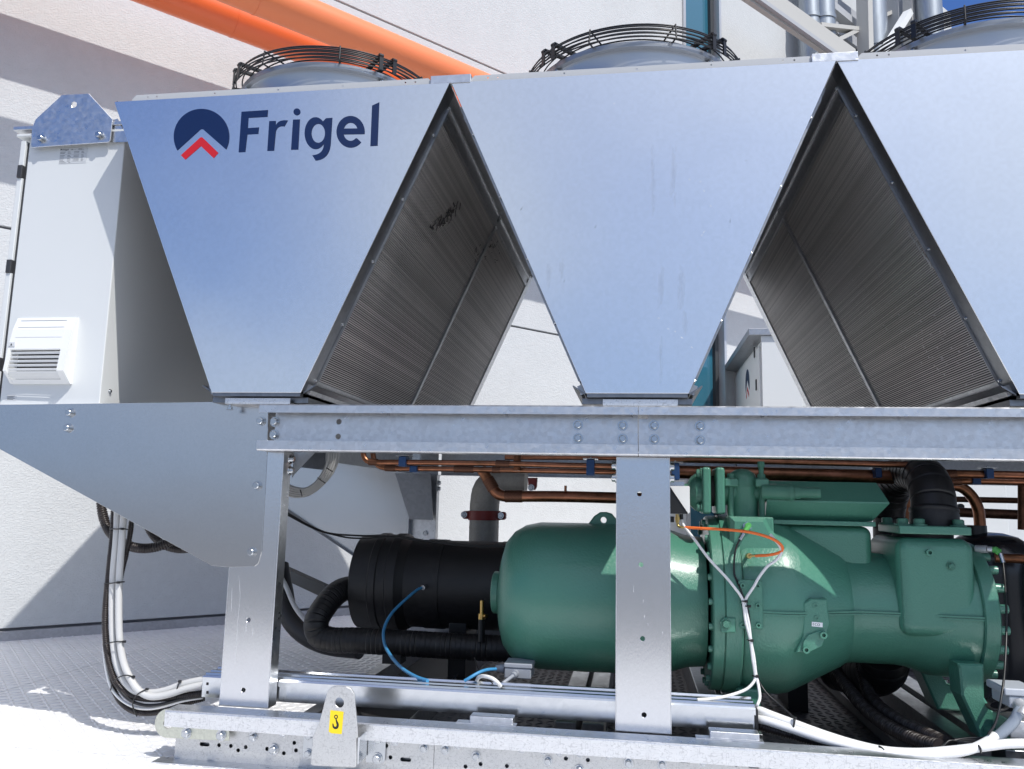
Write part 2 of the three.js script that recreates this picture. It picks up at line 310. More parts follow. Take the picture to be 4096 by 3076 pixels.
// ---------------------------------------------------------------- rendered wall of the hall, at an angle behind the chiller
const WALL = new THREE.Group();
{
  WALL.name = 'building_wall'; WALL.position.set(-2.889, 0, -1.692); WALL.rotation.y = Math.atan2(0.731, 0.683); scene.add(WALL);
  tag(WALL, 'long white rendered hall wall with horizontal grooves behind the chiller', 'wall');
  const L0 = -3.4, L1 = 5.915;
  const add = (name, g, m, par = WALL) => { const o = new THREE.Mesh(merged(g), m); o.name = name; o.castShadow = o.receiveShadow = true; par.add(o); return o; };
  add('skirting', box(L0, L1, 0, 0.052, -0.25, 0.012), M.skirting);
  const ys = [0.068, 2.352, 2.368, 4.662, 4.678, 6.98, 6.996, 9.3];
  for (let k = 0; k < 4; k++) add('wall_panel', box(L0, L1, ys[2 * k], ys[2 * k + 1], -0.25, 0, 0.004), M.stucco);
  add('joint', box(L0, L1, 0.01, 9.25, -0.24, -0.022), M.joint);
  // second stretch of the wall, past the glazed strip
  const R0 = 6.60, R1 = 13, R2 = 45;
  for (let k = 0; k < 4; k++) add('wall_panel', box(R0, R1, ys[2 * k], ys[2 * k + 1], -0.25, 0, 0.004), M.stucco);
  for (let k = 0; k < 2; k++) add('wall_panel', box(R1 + 0.016, R2, ys[2 * k], ys[2 * k + 1], -0.25, 0, 0.004), M.stucco);
  add('skirting', box(R0, R2, 0, 0.052, -0.25, 0.012), M.skirting);
  add('joint', box(R1 + 0.002, R2, 0.01, 4.6, -0.24, -0.023), M.joint);
  add('joint', box(R0, R1, 0.01, 9.25, -0.24, -0.022), M.joint);
  // glazed strip
  const w = add('window', box(5.955, 6.56, 0.02, 9.3, -0.12, -0.10), M.teal);
  add('frame', [box(5.917, 5.955, 0, 9.3, -0.16, 0.02), box(6.56, 6.598, 0, 9.3, -0.16, 0.02)], M.alu, w);
  add('frame', [box(6.50, 6.559, 0, 9.3, -0.11, -0.06)], M.frameDark, w);
  for (const y of [1.62, 3.4, 5.2, 7.1]) add('transom', box(5.956, 6.499, y, y + 0.06, -0.13, -0.085), y < 2 ? M.frameDark : M.alu, w);
  add('sill', box(5.956, 6.499, 1.70, 1.84, -0.11, -0.03), M.paintBeige, w);
}
const WM = new THREE.Matrix4().makeRotationY(Math.atan2(0.731, 0.683)).setPosition(-2.889, 0, -1.692);
const wp = (t, y, o) => V(t, y, o).applyMatrix4(WM);                         // along the wall, up, out from the wall

// orange pipes on the wall
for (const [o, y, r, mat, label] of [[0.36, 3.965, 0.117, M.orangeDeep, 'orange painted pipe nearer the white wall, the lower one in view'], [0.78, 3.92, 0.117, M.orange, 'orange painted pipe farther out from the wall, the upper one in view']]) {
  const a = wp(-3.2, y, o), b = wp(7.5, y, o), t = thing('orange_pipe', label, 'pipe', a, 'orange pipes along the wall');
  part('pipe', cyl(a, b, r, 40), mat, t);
  for (const k of [-1.2, 5.6]) part('support_bracket', [box(0, 0, 0, 0, 0, 0)].slice(1).concat([bar(wp(k, y - r - 0.03, -0.02), wp(k, y - r - 0.03, o + 0.15), 0.05, 0.05), cyl(wp(k - 0.03, y, o), wp(k + 0.03, y, o), r + 0.012, 40)]), M.galvDark, t);
  for (const k of [0.9, 3.9]) part('weld_bead', cyl(wp(k - 0.006, y, o), wp(k + 0.006, y, o), r + 0.0025, 40), mat, t);
}

// ---------------------------------------------------------------- steel stair, ducts and further buildings at the right
{
  const D = 7.2;                                                               // metres along the wall where the stair starts
  const at = (x, y, o) => { const P = planeHit(1024 * 3 + x * SC, y * SC, o); return P; };
  function planeHit(px, py, o) { const n = V(0.731, 0, 0.683), p0 = wp(0, 0, o), r = sight(px, py), c = camera.position; const k = p0.clone().sub(c).dot(n) / r.dot(n); return c.clone().addScaledVector(r, k); }
  const st = thing('steel_stair', 'pale painted steel stair with sloping stringer and cross braces at upper right', 'stair', at(560, 470, 0.5));
  const wq = new THREE.Vector3(0.731, 0, 0.683);
  const beam = (x0, y0, x1, y1, o, w, d, mat, name) => part(name, bar(at(x0, y0, o), at(x1, y1, o), w, d, wq), mat, st);
  part('stringer', bar(at(-330, -210, 0.6), at(740, 535, 0.6), 0.06, 0.33, wq.clone().cross(V(0, 1, 0))), M.paintBeige, st);
  part('stringer_flange', bar(at(-345, -165, 0.62), at(690, 570, 0.62), 0.12, 0.05, wq.clone().cross(V(0, 1, 0))), M.paintGrey, st);
  beam(830, -40, 845, 620, 0.6, 0.12, 0.16, M.paintBeige, 'post');
  beam(1095, -40, 1110, 420, 0.5, 0.16, 0.16, M.paintGrey, 'post');
  beam(1215, -40, 1225, 420, 0.7, 0.10, 0.13, M.paintBeige, 'post');
  beam(1310, -40, 1318, 330, 0.5, 0.10, 0.12, M.paintBeige, 'post');
  beam(430, 225, 770, 262, 0.5, 0.05, 0.11, M.paintBeige, 'brace');
  beam(590, 350, 815, 240, 0.5, 0.05, 0.10, M.paintBeige, 'brace');
  beam(990, 140, 1200, 45, 0.45, 0.05, 0.08, M.paintBeige, 'brace');
  beam(1210, 110, 985, 470, 0.75, 0.08, 0.11, M.plastic, 'handrail');
  beam(540, 60, 830, 300, 0.4, 0.10, 0.12, M.paintGrey, 'stringer_flange');
  beam(545, 300, 830, 500, 0.3, 0.05, 0.05, M.frameDark, 'rail');
  for (const [x, w, lab, o] of [[370, 0.28, 'grey round duct behind the stair stringer, leftmost of the four', 0.25], [490, 0.30, 'pale grey round duct beside the leftmost one behind the stringer', 0.35], [925, 0.36, 'broad dull grey duct between the two stair posts', 0.45], [1415, 0.34, 'bright silvery duct beside the patch of blue sky', 0.9]]) {
    const b = at(x, 600, o), a = at(x - 20, -120, o), t = thing('round_duct', lab, 'duct', b);
    const top = V(b.x, a.y + 0.4, b.z), bot = V(b.x, 0.1, b.z);
    part('duct', cyl(bot, top, w / 2, 40), M.duct, t);
    for (let y = 1; y < top.y; y += 1.5) part('collar', cyl(V(b.x, y, b.z), V(b.x, y + 0.05, b.z), w / 2 + 0.012, 40), M.duct, t);
  }
  // upper floor and panelled wall behind the stair
  const ub = thing('stair_tower', 'pale grey panelled tower behind the stair at upper right', 'building', wp(9.0, 0, -1));
  for (const [x0, y0, x1, y1, o, m, n] of [[545, -60, 810, 430, 0.06, M.paintGrey, 'wall_panel'], [985, -60, 1330, 430, 0.05, M.paintBeige, 'wall_panel'], [1000, -60, 1062, 100, 0.12, M.plastic, 'window'], [1125, -60, 1290, 200, 0.14, M.plastic, 'wall_panel']]) {
    const a = at(x0, y0, o), b = at(x1, y1, o), la = a.clone().applyMatrix4(WM.clone().invert()), lb = b.clone().applyMatrix4(WM.clone().invert());
    const g = box(la.x, lb.x, lb.y, la.y, o - 0.04, o); g.applyMatrix4(WM); part(n, g, m, ub);
  }
}

// ---------------------------------------------------------------- condenser modules: V-shaped coil blocks
const YT = 2.2415, YB = 1.1755, HT = 0.6255, HB = 0.1585, DEPTH = 2.35;
const SL = Math.hypot(HT - HB, YT - YB);                                       // slope length
function slope(side, cx, b0, b1, z0, z1, c0, c1) {                             // a block in the slope of a coil: along the slope, in depth, proud of it
  const g = box(b0, b1, c0, c1, z0, z1);
  const u = V(-side * (HT - HB) / SL, -(YT - YB) / SL, 0), n = V(side * (YT - YB) / SL, -(HT - HB) / SL, 0);
  if (side < 0) { g.scale(1, 1, 1); }
  const m = new THREE.Matrix4().makeBasis(u, n, V(0, 0, 1)); m.setPosition(cx + side * HT, YT, 0); g.applyMatrix4(m);
  if (m.determinant() < 0) { flip(g); }
  return g;
}
function flip(g) { for (const k of ['position', 'normal', 'uv']) { const a = g.attributes[k], s = a.itemSize, r = a.array; for (let i = 0; i < a.count; i += 3) for (let j = 0; j < s; j++) { const t = r[(i + 1) * s + j]; r[(i + 1) * s + j] = r[(i + 2) * s + j]; r[(i + 2) * s + j] = t; } } }
function makeModule(label) {
  const cx = 0.625, o = thing('condenser_module', label, 'condenser coil', V(cx, YB, 0), 'V-shaped condenser modules of the chiller');
  const trap = (k, e = 0) => [[cx - HT + e, YT], [cx + HT - e, YT], [cx + HB - e, YB], [cx - HB + e, YB]];
  part('end_panel', slab(shapeOf(trap(0, 0.0012), []), -0.004, 0, 0.0008), M.panel, o);
  part('end_panel', slab(shapeOf(trap(0, 0.002)), -DEPTH, -DEPTH + 0.004), M.panel, o);
  for (const s of [-1, 1]) {
    const c = part('coil', slope(s, cx, 0.10, SL - 0.02, -DEPTH + 0.006, -0.006, -0.036, -0.012), M.coilCore, o);
    part('front_flange', [slope(s, cx, 0.0, SL - 0.004, -0.078, -0.0042, -0.012, -0.0015)], M.flange, c);
    part('back_flange', [slope(s, cx, 0.03, SL - 0.004, -DEPTH + 0.0042, -2.26, -0.012, 0.003)], M.galv, c);
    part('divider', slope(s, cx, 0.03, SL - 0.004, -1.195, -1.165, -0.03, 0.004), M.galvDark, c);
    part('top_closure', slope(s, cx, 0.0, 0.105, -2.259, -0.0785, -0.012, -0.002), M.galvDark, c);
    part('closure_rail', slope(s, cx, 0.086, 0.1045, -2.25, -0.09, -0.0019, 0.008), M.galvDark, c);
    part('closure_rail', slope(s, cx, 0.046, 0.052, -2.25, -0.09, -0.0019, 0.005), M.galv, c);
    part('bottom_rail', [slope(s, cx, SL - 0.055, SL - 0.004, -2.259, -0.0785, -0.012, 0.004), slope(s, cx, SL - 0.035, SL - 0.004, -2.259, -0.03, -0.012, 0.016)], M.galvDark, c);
    part('edge_lip', slope(s, cx, 0.06, SL - 0.056, -0.0815, -0.0788, -0.0115, 0.006), M.galvDark, c);
    { const x0 = cx + s * (HB + 0.002), x1 = cx + s * (HB + 0.042), x2 = cx + s * (HB + 0.012), a = [[x0, YB - 0.002], [x1, YB + 0.024], [x1 - s * 0.002, YB + 0.027], [x0 - s * 0.001, YB + 0.002]]; part('drip_flap', slab(shapeOf(s > 0 ? a : a.reverse()), -DEPTH + 0.02, -0.014), M.flange, c); }
    // flat coil tubes: too fine to tell apart singly
    const n = 142, pitch = (SL - 0.055 - 0.108) / n, gT = new THREE.BoxGeometry(0.0031, 0.011, 1), list = [];
    for (let i = 0; i < n; i++) for (const [z0, z1] of [[-1.163, -0.079], [-2.259, -1.197]]) list.push([0.111 + i * pitch, z0, z1]);
    const im = new THREE.InstancedMesh(gT, M.coilTube, list.length); im.name = 'coil_tube'; im.userData.kind = 'stuff'; im.castShadow = im.receiveShadow = true;
    const u = V(-s * (HT - HB) / SL, -(YT - YB) / SL, 0), nn = V(s * (YT - YB) / SL, -(HT - HB) / SL, 0), zz = u.clone().cross(nn), m = new THREE.Matrix4();
    const org = V(cx + s * HT, YT, 0).sub(V(cx, YB, 0)), col = new THREE.Color();
    list.forEach(([b, z0, z1], i) => {
      m.makeBasis(u, nn, zz.clone().multiplyScalar(z1 - z0)); const jit = (rnd() - 0.5) * 0.0012;
      const p = org.clone().addScaledVector(u, b + jit * 0.6).addScaledVector(nn, -0.0085 + jit); p.z += (z0 + z1) / 2; m.setPosition(p); im.setMatrixAt(i, m);
      const k = 0.8 + 0.4 * rnd(); im.setColorAt(i, col.setRGB(k, k * 0.985, k * 0.97));
    });
    c.add(im);
    const qn = Q(V(0, 0, 1), nn);
    for (const b of [0.17, 0.42, 0.66, 0.90, 1.11]) {
      const p = V(cx + s * HT, YT, -0.068).addScaledVector(u, b); placed('screw', G.bolt4, M.zinc, c, p.addScaledVector(nn, -0.0015), qn);
    }
  }
  part('bottom_channel', [box(cx - HB + 0.004, cx + HB - 0.004, YB - 0.012, YB - 0.0005, -0.03, -0.0045), box(cx - HB - 0.012, cx + HB + 0.012, YB - 0.03, YB - 0.0125, -DEPTH + 0.01, -0.035)], M.flange, o);
  for (const s of [-1, 1]) placed('leg_bolt', G.stud, M.zinc, o, V(cx + s * (HB - 0.055), YB - 0.055, -0.03), UPQ);
  // fan deck with a folded front edge, holes in the fold
  const dk = part('fan_deck', slab(shapeOf([[cx - 0.562, YT + 0.011], [cx - 0.546, YT + 0.027], [cx + 0.546, YT + 0.027], [cx + 0.562, YT + 0.011], [cx + 0.562, YT + 0.0005], [cx - 0.562, YT + 0.0005]], [-0.5, -0.465, -0.24, 0.0, 0.24, 0.465, 0.5].map((d) => [cx + d, YT + 0.0165, 0.0032])), -0.014, -0.011), M.deck, o);
  part('deck_sheet', box(cx - HT + 0.002, cx + HT - 0.002, YT + 0.0005, YT + 0.006, -DEPTH, -0.0145), M.deck, dk);
  return o;
}
const mod2 = makeModule('middle plain galvanised V-shaped condenser block with faint vertical streaks');
// smudges rubbed onto the middle panel
const mod1 = mod2.clone(); mod1.name = numbered('condenser_module'); scene.add(mod1); baseOf.set(mod1, V(-0.629, YB, 0)); mod1.position.set(-0.629, YB, 0); mod1.userData.label = 'left galvanised V-shaped condenser block with the printed blue name and round emblem';
const mod3 = mod2.clone(); mod3.name = numbered('condenser_module'); scene.add(mod3); baseOf.set(mod3, V(1.8765, YB, 0)); mod3.position.set(1.8765, YB, 0); mod3.userData.label = 'right galvanised V-shaped condenser block cut off by the picture edge';
mod2.userData.label = 'middle plain galvanised V-shaped condenser block with grey scuffs and streaks';
for (const [x, label] of [[3.1275, 'fourth V-shaped condenser block, beyond the right edge of the picture'], [4.3785, 'fifth V-shaped condenser block, farthest to the right outside the picture']]) { const m = mod2.clone(); m.name = numbered('condenser_module'); scene.add(m); m.position.x = x; m.userData = { ...m.userData, label }; }
for (const m of [mod1, mod2, mod3]) m.userData = { ...m.userData };

// smears on the middle panel: grey rub marks with edges of their own
{
  const smear = (pts, a) => { const g = new THREE.ShapeGeometry(shapeOf(pts)); g.translate(0, 0, 0.0006); uvM(g); return g; };
  const L = [];
  const P = (x, y) => q(2, 1, x, y, 0);
  for (const [x, y, w, h, n] of [[1290, 830, 26, 150, 26], [1465, 860, 34, 170, 30], [1495, 1120, 20, 80, 12], [1285, 1380, 12, 190, 14], [320, 720, 26, 100, 16], [430, 690, 30, 90, 16], [1395, -160, 22, 300, 40], [1215, -100, 18, 330, 36]])
    for (let i = 0; i < n; i++) {
      const a = P(x + (rnd() + rnd() - 1) * w, y + (rnd() + rnd() - 1) * h), ww = 0.0012 + rnd() * 0.006, hh = 0.006 + rnd() * 0.03;
      L.push(smear([[a.x - ww, a.y - hh], [a.x + ww * 0.4, a.y - hh * 0.8], [a.x + ww, a.y + hh * 0.7], [a.x - ww * 0.5, a.y + hh]]));
    }
  part('smear', L, new THREE.MeshStandardMaterial({ color: rgb(0.42, 0.42, 0.43), roughness: 0.42, metalness: 0.85, transparent: true, opacity: 0.035 }), mod2.children[0], 'stuff');
  const S = [];
  for (const [x, y, a, l] of [[1718, 118, -0.5, 9], [1660, 335, 0.9, 16], [1640, 365, 0.9, 9], [1270, 1085, -0.5, 8], [1350, 1178, -0.6, 8], [1410, 1200, -0.6, 8], [1470, 1255, -0.6, 14], [1555, 1338, -0.6, 10], [885, -765, -0.9, 10], [1535, -110, -0.7, 9], [1630, -92, -0.7, 9], [1660, -12, -0.8, 9]]) {
    const p = P(x, y), d = l * 0.00036, c = Math.cos(a), s = Math.sin(a); S.push(smear([[p.x - d * c - 0.0008 * s, p.y - d * s + 0.0008 * c], [p.x + d * c, p.y + d * s], [p.x - d * c + 0.0008 * s, p.y - d * s - 0.0008 * c]]));
  }
  part('scratch', S, M.plastic, mod2.children[0], 'stuff');
  const K = [];
  for (const [x, y, a, l] of [[85, 135, 1.0, 22], [722, 290, 1.1, 18], [1882, 240, 1.5, 20], [320, 682, 0, 12], [450, 760, 1.4, 14], [2020, -275, 0, 5]]) {
    const p = P(x, y), d = l * 0.00036, c = Math.cos(a), s = Math.sin(a); K.push(smear([[p.x - d * c - 0.0006 * s, p.y - d * s + 0.0006 * c], [p.x + d * c, p.y + d * s], [p.x - d * c + 0.0009 * s, p.y - d * s - 0.0009 * c]]));
  }
  part('scuff', K, M.hinge, mod2.children[0], 'stuff');
}

// knocked fins: dark bent patch on the left coil, pale ticks on the right one
{
  const onSlope = (px, py, s, cx) => { const n = V(s * (YT - YB) / SL, -(HT - HB) / SL, 0), p0 = V(cx + s * HT, YT, 0), r = sight(px, py), k = p0.sub(camera.position).dot(n) / r.dot(n); return [camera.position.clone().addScaledVector(r, k), n]; };
  const tick = (px, py, s, cx, l, w, a, hgt) => { const [p, n] = onSlope(px, py, s, cx), g = new THREE.BoxGeometry(w, l, hgt); uvM(g); g.rotateZ(a); g.applyQuaternion(Q(V(0, 0, 1), n)); g.translate(p.x + n.x * hgt * 0.3, p.y + n.y * hgt * 0.3, p.z); return g; };
  const coil1 = mod1.children.filter((c) => c.name === 'coil')[1], coil3 = mod3.children.filter((c) => c.name === 'coil')[0];
  const D = [], L = [];
  for (let i = 0; i < 46; i++) { const u = i / 45, x = 1735 + u * 95 + (rnd() - 0.5) * 34, y = 905 - u * 85 + (rnd() - 0.3) * 40 * (1 - Math.abs(u - 0.5)); D.push(tick(x, y, 1, -0.629, 0.01 + rnd() * 0.03, 0.003 + rnd() * 0.005, rnd() * 3, 0.0012)); }
  for (let i = 0; i < 30; i++) D.push(tick(1900 + rnd() * 120, 960 + rnd() * 90, 1, -0.629, 0.006 + rnd() * 0.02, 0.002 + rnd() * 0.003, rnd() * 3, 0.0012));
  part('bent_fins', D, M.coilCoreDark, coil1, 'stuff');
  for (let i = 0; i < 110; i++) { const u = rnd(), x = 3330 + u * 520 + (rnd() - 0.5) * 120, y = 1000 + u * 480 + (rnd() - 0.5) * 260; L.push(tick(x, y, -1, 1.8765, 0.004 + rnd() * 0.012, 0.0012, rnd() < 0.7 ? Math.PI / 2 : rnd() * 3, 0.0015)); }
  for (let i = 0; i < 24; i++) L.push(tick(3632 + i * 4.2 + (rnd() - 0.5) * 6, 925 + i * 6.2, -1, 1.8765, 0.004 + rnd() * 0.008, 0.003 + 0.004 * (i > 14), rnd() * 3, 0.002));
  part('bent_fins', L, M.alu, coil3, 'stuff');
}

// printed name and emblem on the left module
{
  const panel = mod1.children[0], z = 0.0012;
  const sh = (c, pts, holes = []) => { const s = new THREE.Shape(pts.map((p) => xy(q(c, 0, p[0], p[1], 0)))); for (const h of holes) s.holes.push(new THREE.Path(h.map((p) => xy(q(c, 0, p[0], p[1], 0))))); const g = new THREE.ExtrudeGeometry(s, { depth: 0.0004, bevelEnabled: false }); g.translate(0, 0, z - 0.0004); return uvM(g); };
  const arc = (cx, cy, rx, ry, a0, a1, n = 24) => Array.from({ length: n + 1 }, (_, i) => { const a = a0 + (a1 - a0) * i / n; return [cx + rx * Math.cos(a), cy + ry * Math.sin(a)]; });
  const bez = (p0, p1, p2, n = 10) => Array.from({ length: n + 1 }, (_, i) => { const t = i / n, u = 1 - t; return [u * u * p0[0] + 2 * u * t * p1[0] + t * t * p2[0], u * u * p0[1] + 2 * u * t * p1[1] + t * t * p2[1]]; });
  const PI = Math.PI;
  const lt = (g) => part('letter', g, M.navy, panel);
  lt(sh(0, [[2085, 965], [2314, 950], [2309, 1009], [2145, 1018], [2140, 1106], [2236, 1100], [2230, 1156], [2136, 1161], [2118, 1312], [2060, 1315]]));
  lt(sh(1, [[115, 1046], [172, 1044], ...bez([172, 1082], [195, 1030], [276, 1040], 8), ...bez([247, 1092], [185, 1080], [172, 1140], 8), [157, 1301], [98, 1303]]));
  lt(merged([sh(1, [[320, 1033], [380, 1031], [366, 1291], [303, 1293]]), sh(1, arc(354, 966, 30, 30, 0, 2 * PI).slice(0, -1))]));
  lt(sh(1, [[605, 1021], [660, 1017], [645, 1250], ...bez([645, 1250], [632, 1375], [515, 1387], 10), ...bez([486, 1340], [575, 1335], [585, 1258], 10), ...arc(515, 1150, 95, 138, 0.74, 2 * PI - 0.83, 30)], [arc(538, 1151, 58, 82, 0, 2 * PI).slice(0, -1).reverse()]));
  lt(sh(1, [...arc(817, 1138, 122, 137, 0.13, -2 * PI + 0.72, 44).filter((p) => true), [872, 1193], ...arc(817, 1138, 62, 78, 0.82, PI - 0.30, 16), [935, 1158]], [[[757, 1110], ...arc(817, 1138, 62, 78, -PI + 0.35, -0.38, 14), [880, 1109]].reverse()]));
  lt(sh(1, [[1002, 912], [1065, 883], [1050, 1258], [987, 1262]]));
  const a0 = Math.atan2(1303 - 1180, 1525 - 1740), a1 = Math.atan2(1280 - 1180, 1930 - 1740);
  part('emblem', sh(0, [...arc(1740, 1180, 240, 240, a0, a1 + 2 * PI, 60), ...bez([1768, 1130], [1742, 1098], [1714, 1134], 6)]), M.navy, panel);
  part('emblem', sh(0, [[1562, 1340], ...bez([1722, 1194], [1738, 1176], [1756, 1194], 6), [1886, 1320], [1845, 1366], [1735, 1262], [1600, 1379]]), M.redPrint, panel);
}

// joint straps over the valleys between the decks
for (const [x, label] of [[0.0, 'small galvanised strap joining the left and middle condenser tops'], [1.2505, 'small galvanised strap joining the middle and right condenser tops']]) {
  const t = thing('joint_strap', label, 'strap', V(x, YT, 0), 'joint straps on top of the chiller');
  part('strap', box(x - 0.0735, x + 0.0675, YT + 0.0012, YT + 0.031, -0.03, -0.004, 0.002), M.galv, t);
  part('strap_lip', box(x + 0.0, x + 0.066, YT - 0.003, YT + 0.001, -0.012, 0.0035), M.galv, t);
}

// ---------------------------------------------------------------- fans
function makeFan(label) {
  const cx = 0.61, cz = -0.6, y0 = YT + 0.006, o = thing('axial_fan', label, 'fan', V(cx, y0, cz), 'axial fans on top of the chiller');
  part('fan_ring', latheY([[0.425, y0], [0.412, y0 + 0.02], [0.392, y0 + 0.055], [0.384, y0 + 0.10], [0.383, y0 + 0.19], [0.388, y0 + 0.2], [0.404, y0 + 0.204], [0.406, y0 + 0.222], [0.398, y0 + 0.226], [0.376, y0 + 0.226], [0.372, y0 + 0.05], [0.41, y0 + 0.001]], cx, 0, cz, 96, 0.6), M.ring, o);
  const yt = y0 + 0.276, yr = y0 + 0.226;
  const g = part('guard', latheY([[0.10, yt + 0.004], [0.10, yt + 0.008], [0.06, yt + 0.008], [0.06, yt + 0.004]], cx, 0, cz, 24), M.guard, o);
  const ring = (r, y) => { const t = new THREE.TorusGeometry(r, 0.0029, 6, 96); t.rotateX(Math.PI / 2); t.translate(cx, y, cz); return part('ring_wire', t, M.guard, g); };
  for (let r = 0.13; r < 0.425; r += 0.0245) ring(r, yt + 0.003 - 0.004 * (r / 0.42));
  for (let k = 0; k < 4; k++) ring(0.431 + 0.002 * k, yt - 0.012 - k * 0.0145);
  for (let k = 0; k < 4; k++) for (const d of [-0.36, 0.36]) {
    const a = Math.PI / 2 * k + d, c = Math.cos(a), s = Math.sin(a), p = (r, y) => V(cx + r * c, y, cz + r * s);
    part('radial_wire', [cyl(p(0.09, yt + 0.004), p(0.428, yt), 0.0032, 8), cyl(p(0.43, yt + 0.003), p(0.437, yr - 0.004), 0.0032, 8), cyl(p(0.437, yr - 0.002), p(0.40, yr - 0.002), 0.0032, 8)], M.guard, g);
  }
  for (let k = 0; k < 4; k++) for (const d of [-0.065, 0.065]) {
    const a = Math.PI / 4 + Math.PI / 2 * k + d, c = Math.cos(a), s = Math.sin(a), p = (r, y) => V(cx + r * c, y, cz + r * s), up = V(-s, 0, c);
    part('guard_bracket', [bar(p(0.442, yr - 0.012), p(0.442, yt - 0.004), 0.006, 0.016, up), bar(p(0.26, yt + 0.001), p(0.440, yt + 0.001), 0.016, 0.010, V(0, 1, 0)), cyl(p(0.440, yt - 0.004).add(V(s * 0.008, 0, -c * 0.008)), p(0.440, yt - 0.004).add(V(-s * 0.008, 0, c * 0.008)), 0.008, 14)], M.guard, g);
  }
  for (let k = 0; k < 4; k++) { const a = Math.PI / 4 + Math.PI / 2 * k, p = V(cx + 0.397 * Math.cos(a), y0 + 0.186, cz + 0.397 * Math.sin(a)); placed('guard_bolt', G.bolt10, M.zinc, o, p, UPQ); }
  const hub = part('motor_hub', cyl(V(cx, y0 + 0.04, cz), V(cx, y0 + 0.2, cz), 0.12, 32), M.guard, o);
  for (let k = 0; k < 5; k++) {
    const a = k * Math.PI * 2 / 5, g2 = new THREE.BoxGeometry(0.25, 0.004, 0.13, 6, 1, 1); uvM(g2); g2.rotateX(0.45); g2.translate(0.245, 0, 0); g2.rotateY(a); g2.translate(cx, y0 + 0.11, cz); part('fan_blade', g2, M.hinge, hub);
  }
  return o;
}
const fan2 = makeFan('axial fan with black wire guard above the middle condenser block');
for (const [x, label] of [[-0.635, 'axial fan with black wire guard in front of the orange pipes'], [1.87, 'axial fan with black wire guard against the blue sky at right']]) {
  const f = fan2.clone(); f.name = numbered('axial_fan'); f.position.x = x; f.userData = { ...f.userData, label }; scene.add(f);
}

// ---------------------------------------------------------------- supports under the modules, beams, posts, gussets, rails
const ZL = -0.005, ZW = -0.072, BT = 1.1375, BB = 0.984;                       // beam lips, beam web, top and bottom
for (const [x, label] of [[-0.627, 'galvanised support block under the left condenser block'], [0.635, 'galvanised support block under the middle condenser block'], [1.8765, 'galvanised support block under the right condenser block']]) {
  const t = thing('support_block', label, 'support', V(x, BT, -0.05), 'support blocks under the condenser modules');
  part('block', box(x - 0.115, x + 0.115, BT + 0.001, YB - 0.0315 + 0.014, -0.016, -0.013), M.galvRough, t);
  part('block_top', box(x - 0.115, x + 0.115, BT + 0.001, YB - 0.0315, -0.12, -0.0165), M.galv, t);
}
const beamTop = [[ZL, BT - 0.028], [ZL, BT - 0.004], [ZL - 0.004, BT], [ZW, BT], [ZW, BT - 0.0028], [ZL - 0.0045, BT - 0.003], [ZL - 0.003, BT - 0.0045], [ZL - 0.003, BT - 0.028]];
const beamBottom = [[ZL - 0.003, BB + 0.033], [ZL - 0.003, BB + 0.0045], [ZL - 0.0045, BB + 0.003], [ZW, BB + 0.0028], [ZW, BB], [ZL - 0.004, BB], [ZL, BB + 0.004], [ZL, BB + 0.033]];
for (const [x0, x1, label, bolts] of [[-0.615, 0.6285, 'left front galvanised channel beam above the left post and compressor motor', [[1, 2, 165, 318], [1, 2, 160, 428], [2, 2, 570, 345], [2, 2, 570, 460], [2, 2, 955, 350], [2, 2, 955, 465]]], [0.6305, 5.2, 'right front galvanised channel beam running out of the picture', [[2, 2, 1225, 350], [2, 2, 1228, 468], [2, 2, 1622, 355], [2, 2, 1622, 478]]]]) {
  const t = thing('channel_beam', label, 'steel beam', V((x0 + x1) / 2, BB, ZW), 'front channel beams');
  part('flange', profX(beamTop, x0, x1), M.galv, t); part('flange', profX(beamBottom, x0, x1), M.galv, t);
  part('web', slab(shapeOf([[x0 + 0.03, BB + 0.003], [x1, BB + 0.003], [x1, BT - 0.003], [x0 + 0.03, BT - 0.003]], x0 < 0 ? [[-0.36, 1.087, 0.0095], [-0.36, 1.037, 0.0095]] : []), ZW, ZW + 0.003), M.galv, t);
  for (const b of bolts) placed('bolt', G.bolt12, M.zinc, t, q(b[0], b[1], b[2], b[3], ZW + 0.0035), FRONT);
  if (x0 < 0) { part('splice_plate', box(0.30, 0.628, BB + 0.038, BT - 0.034, ZW + 0.0032, ZW + 0.0042), M.galv, t); }
  else part('splice_plate', box(0.631, 0.96, BB + 0.038, BT - 0.034, ZW + 0.0032, ZW + 0.0042), M.galv, t);
}
const ZP = -0.08, RT = 0.1555;                                                  // post face, top of base rail
function post(x0, x1, z, top, holes, name, label, dir = 1, extra) {
  const t = thing(name, label, 'steel post', V((x0 + x1) / 2, RT, z), 'posts of the chiller frame');
  const f = part('post_face', slab(shapeOf([[x0 + 0.002, RT], [x1 - 0.002, RT], [x1 - 0.002, top], [x0 + 0.002, top]], holes.map((h) => [h[0], h[1], 0.0073])), z - 0.003, z, 0.0006), M.post, t);
  part('post_side', [box(x0, x0 + 0.003, RT, top, z - dir * 0.06 * 1, z - 0.0012), box(x1 - 0.003, x1, RT, top, z - dir * 0.06, z - 0.0012)], M.galv, t);
  part('post_lip', [box(x0 + 0.004, x0 + 0.022, RT, top, z - 0.06, z - 0.057), box(x1 - 0.022, x1 - 0.004, RT, top, z - 0.06, z - 0.057)], M.galv, t);
  return t;
}
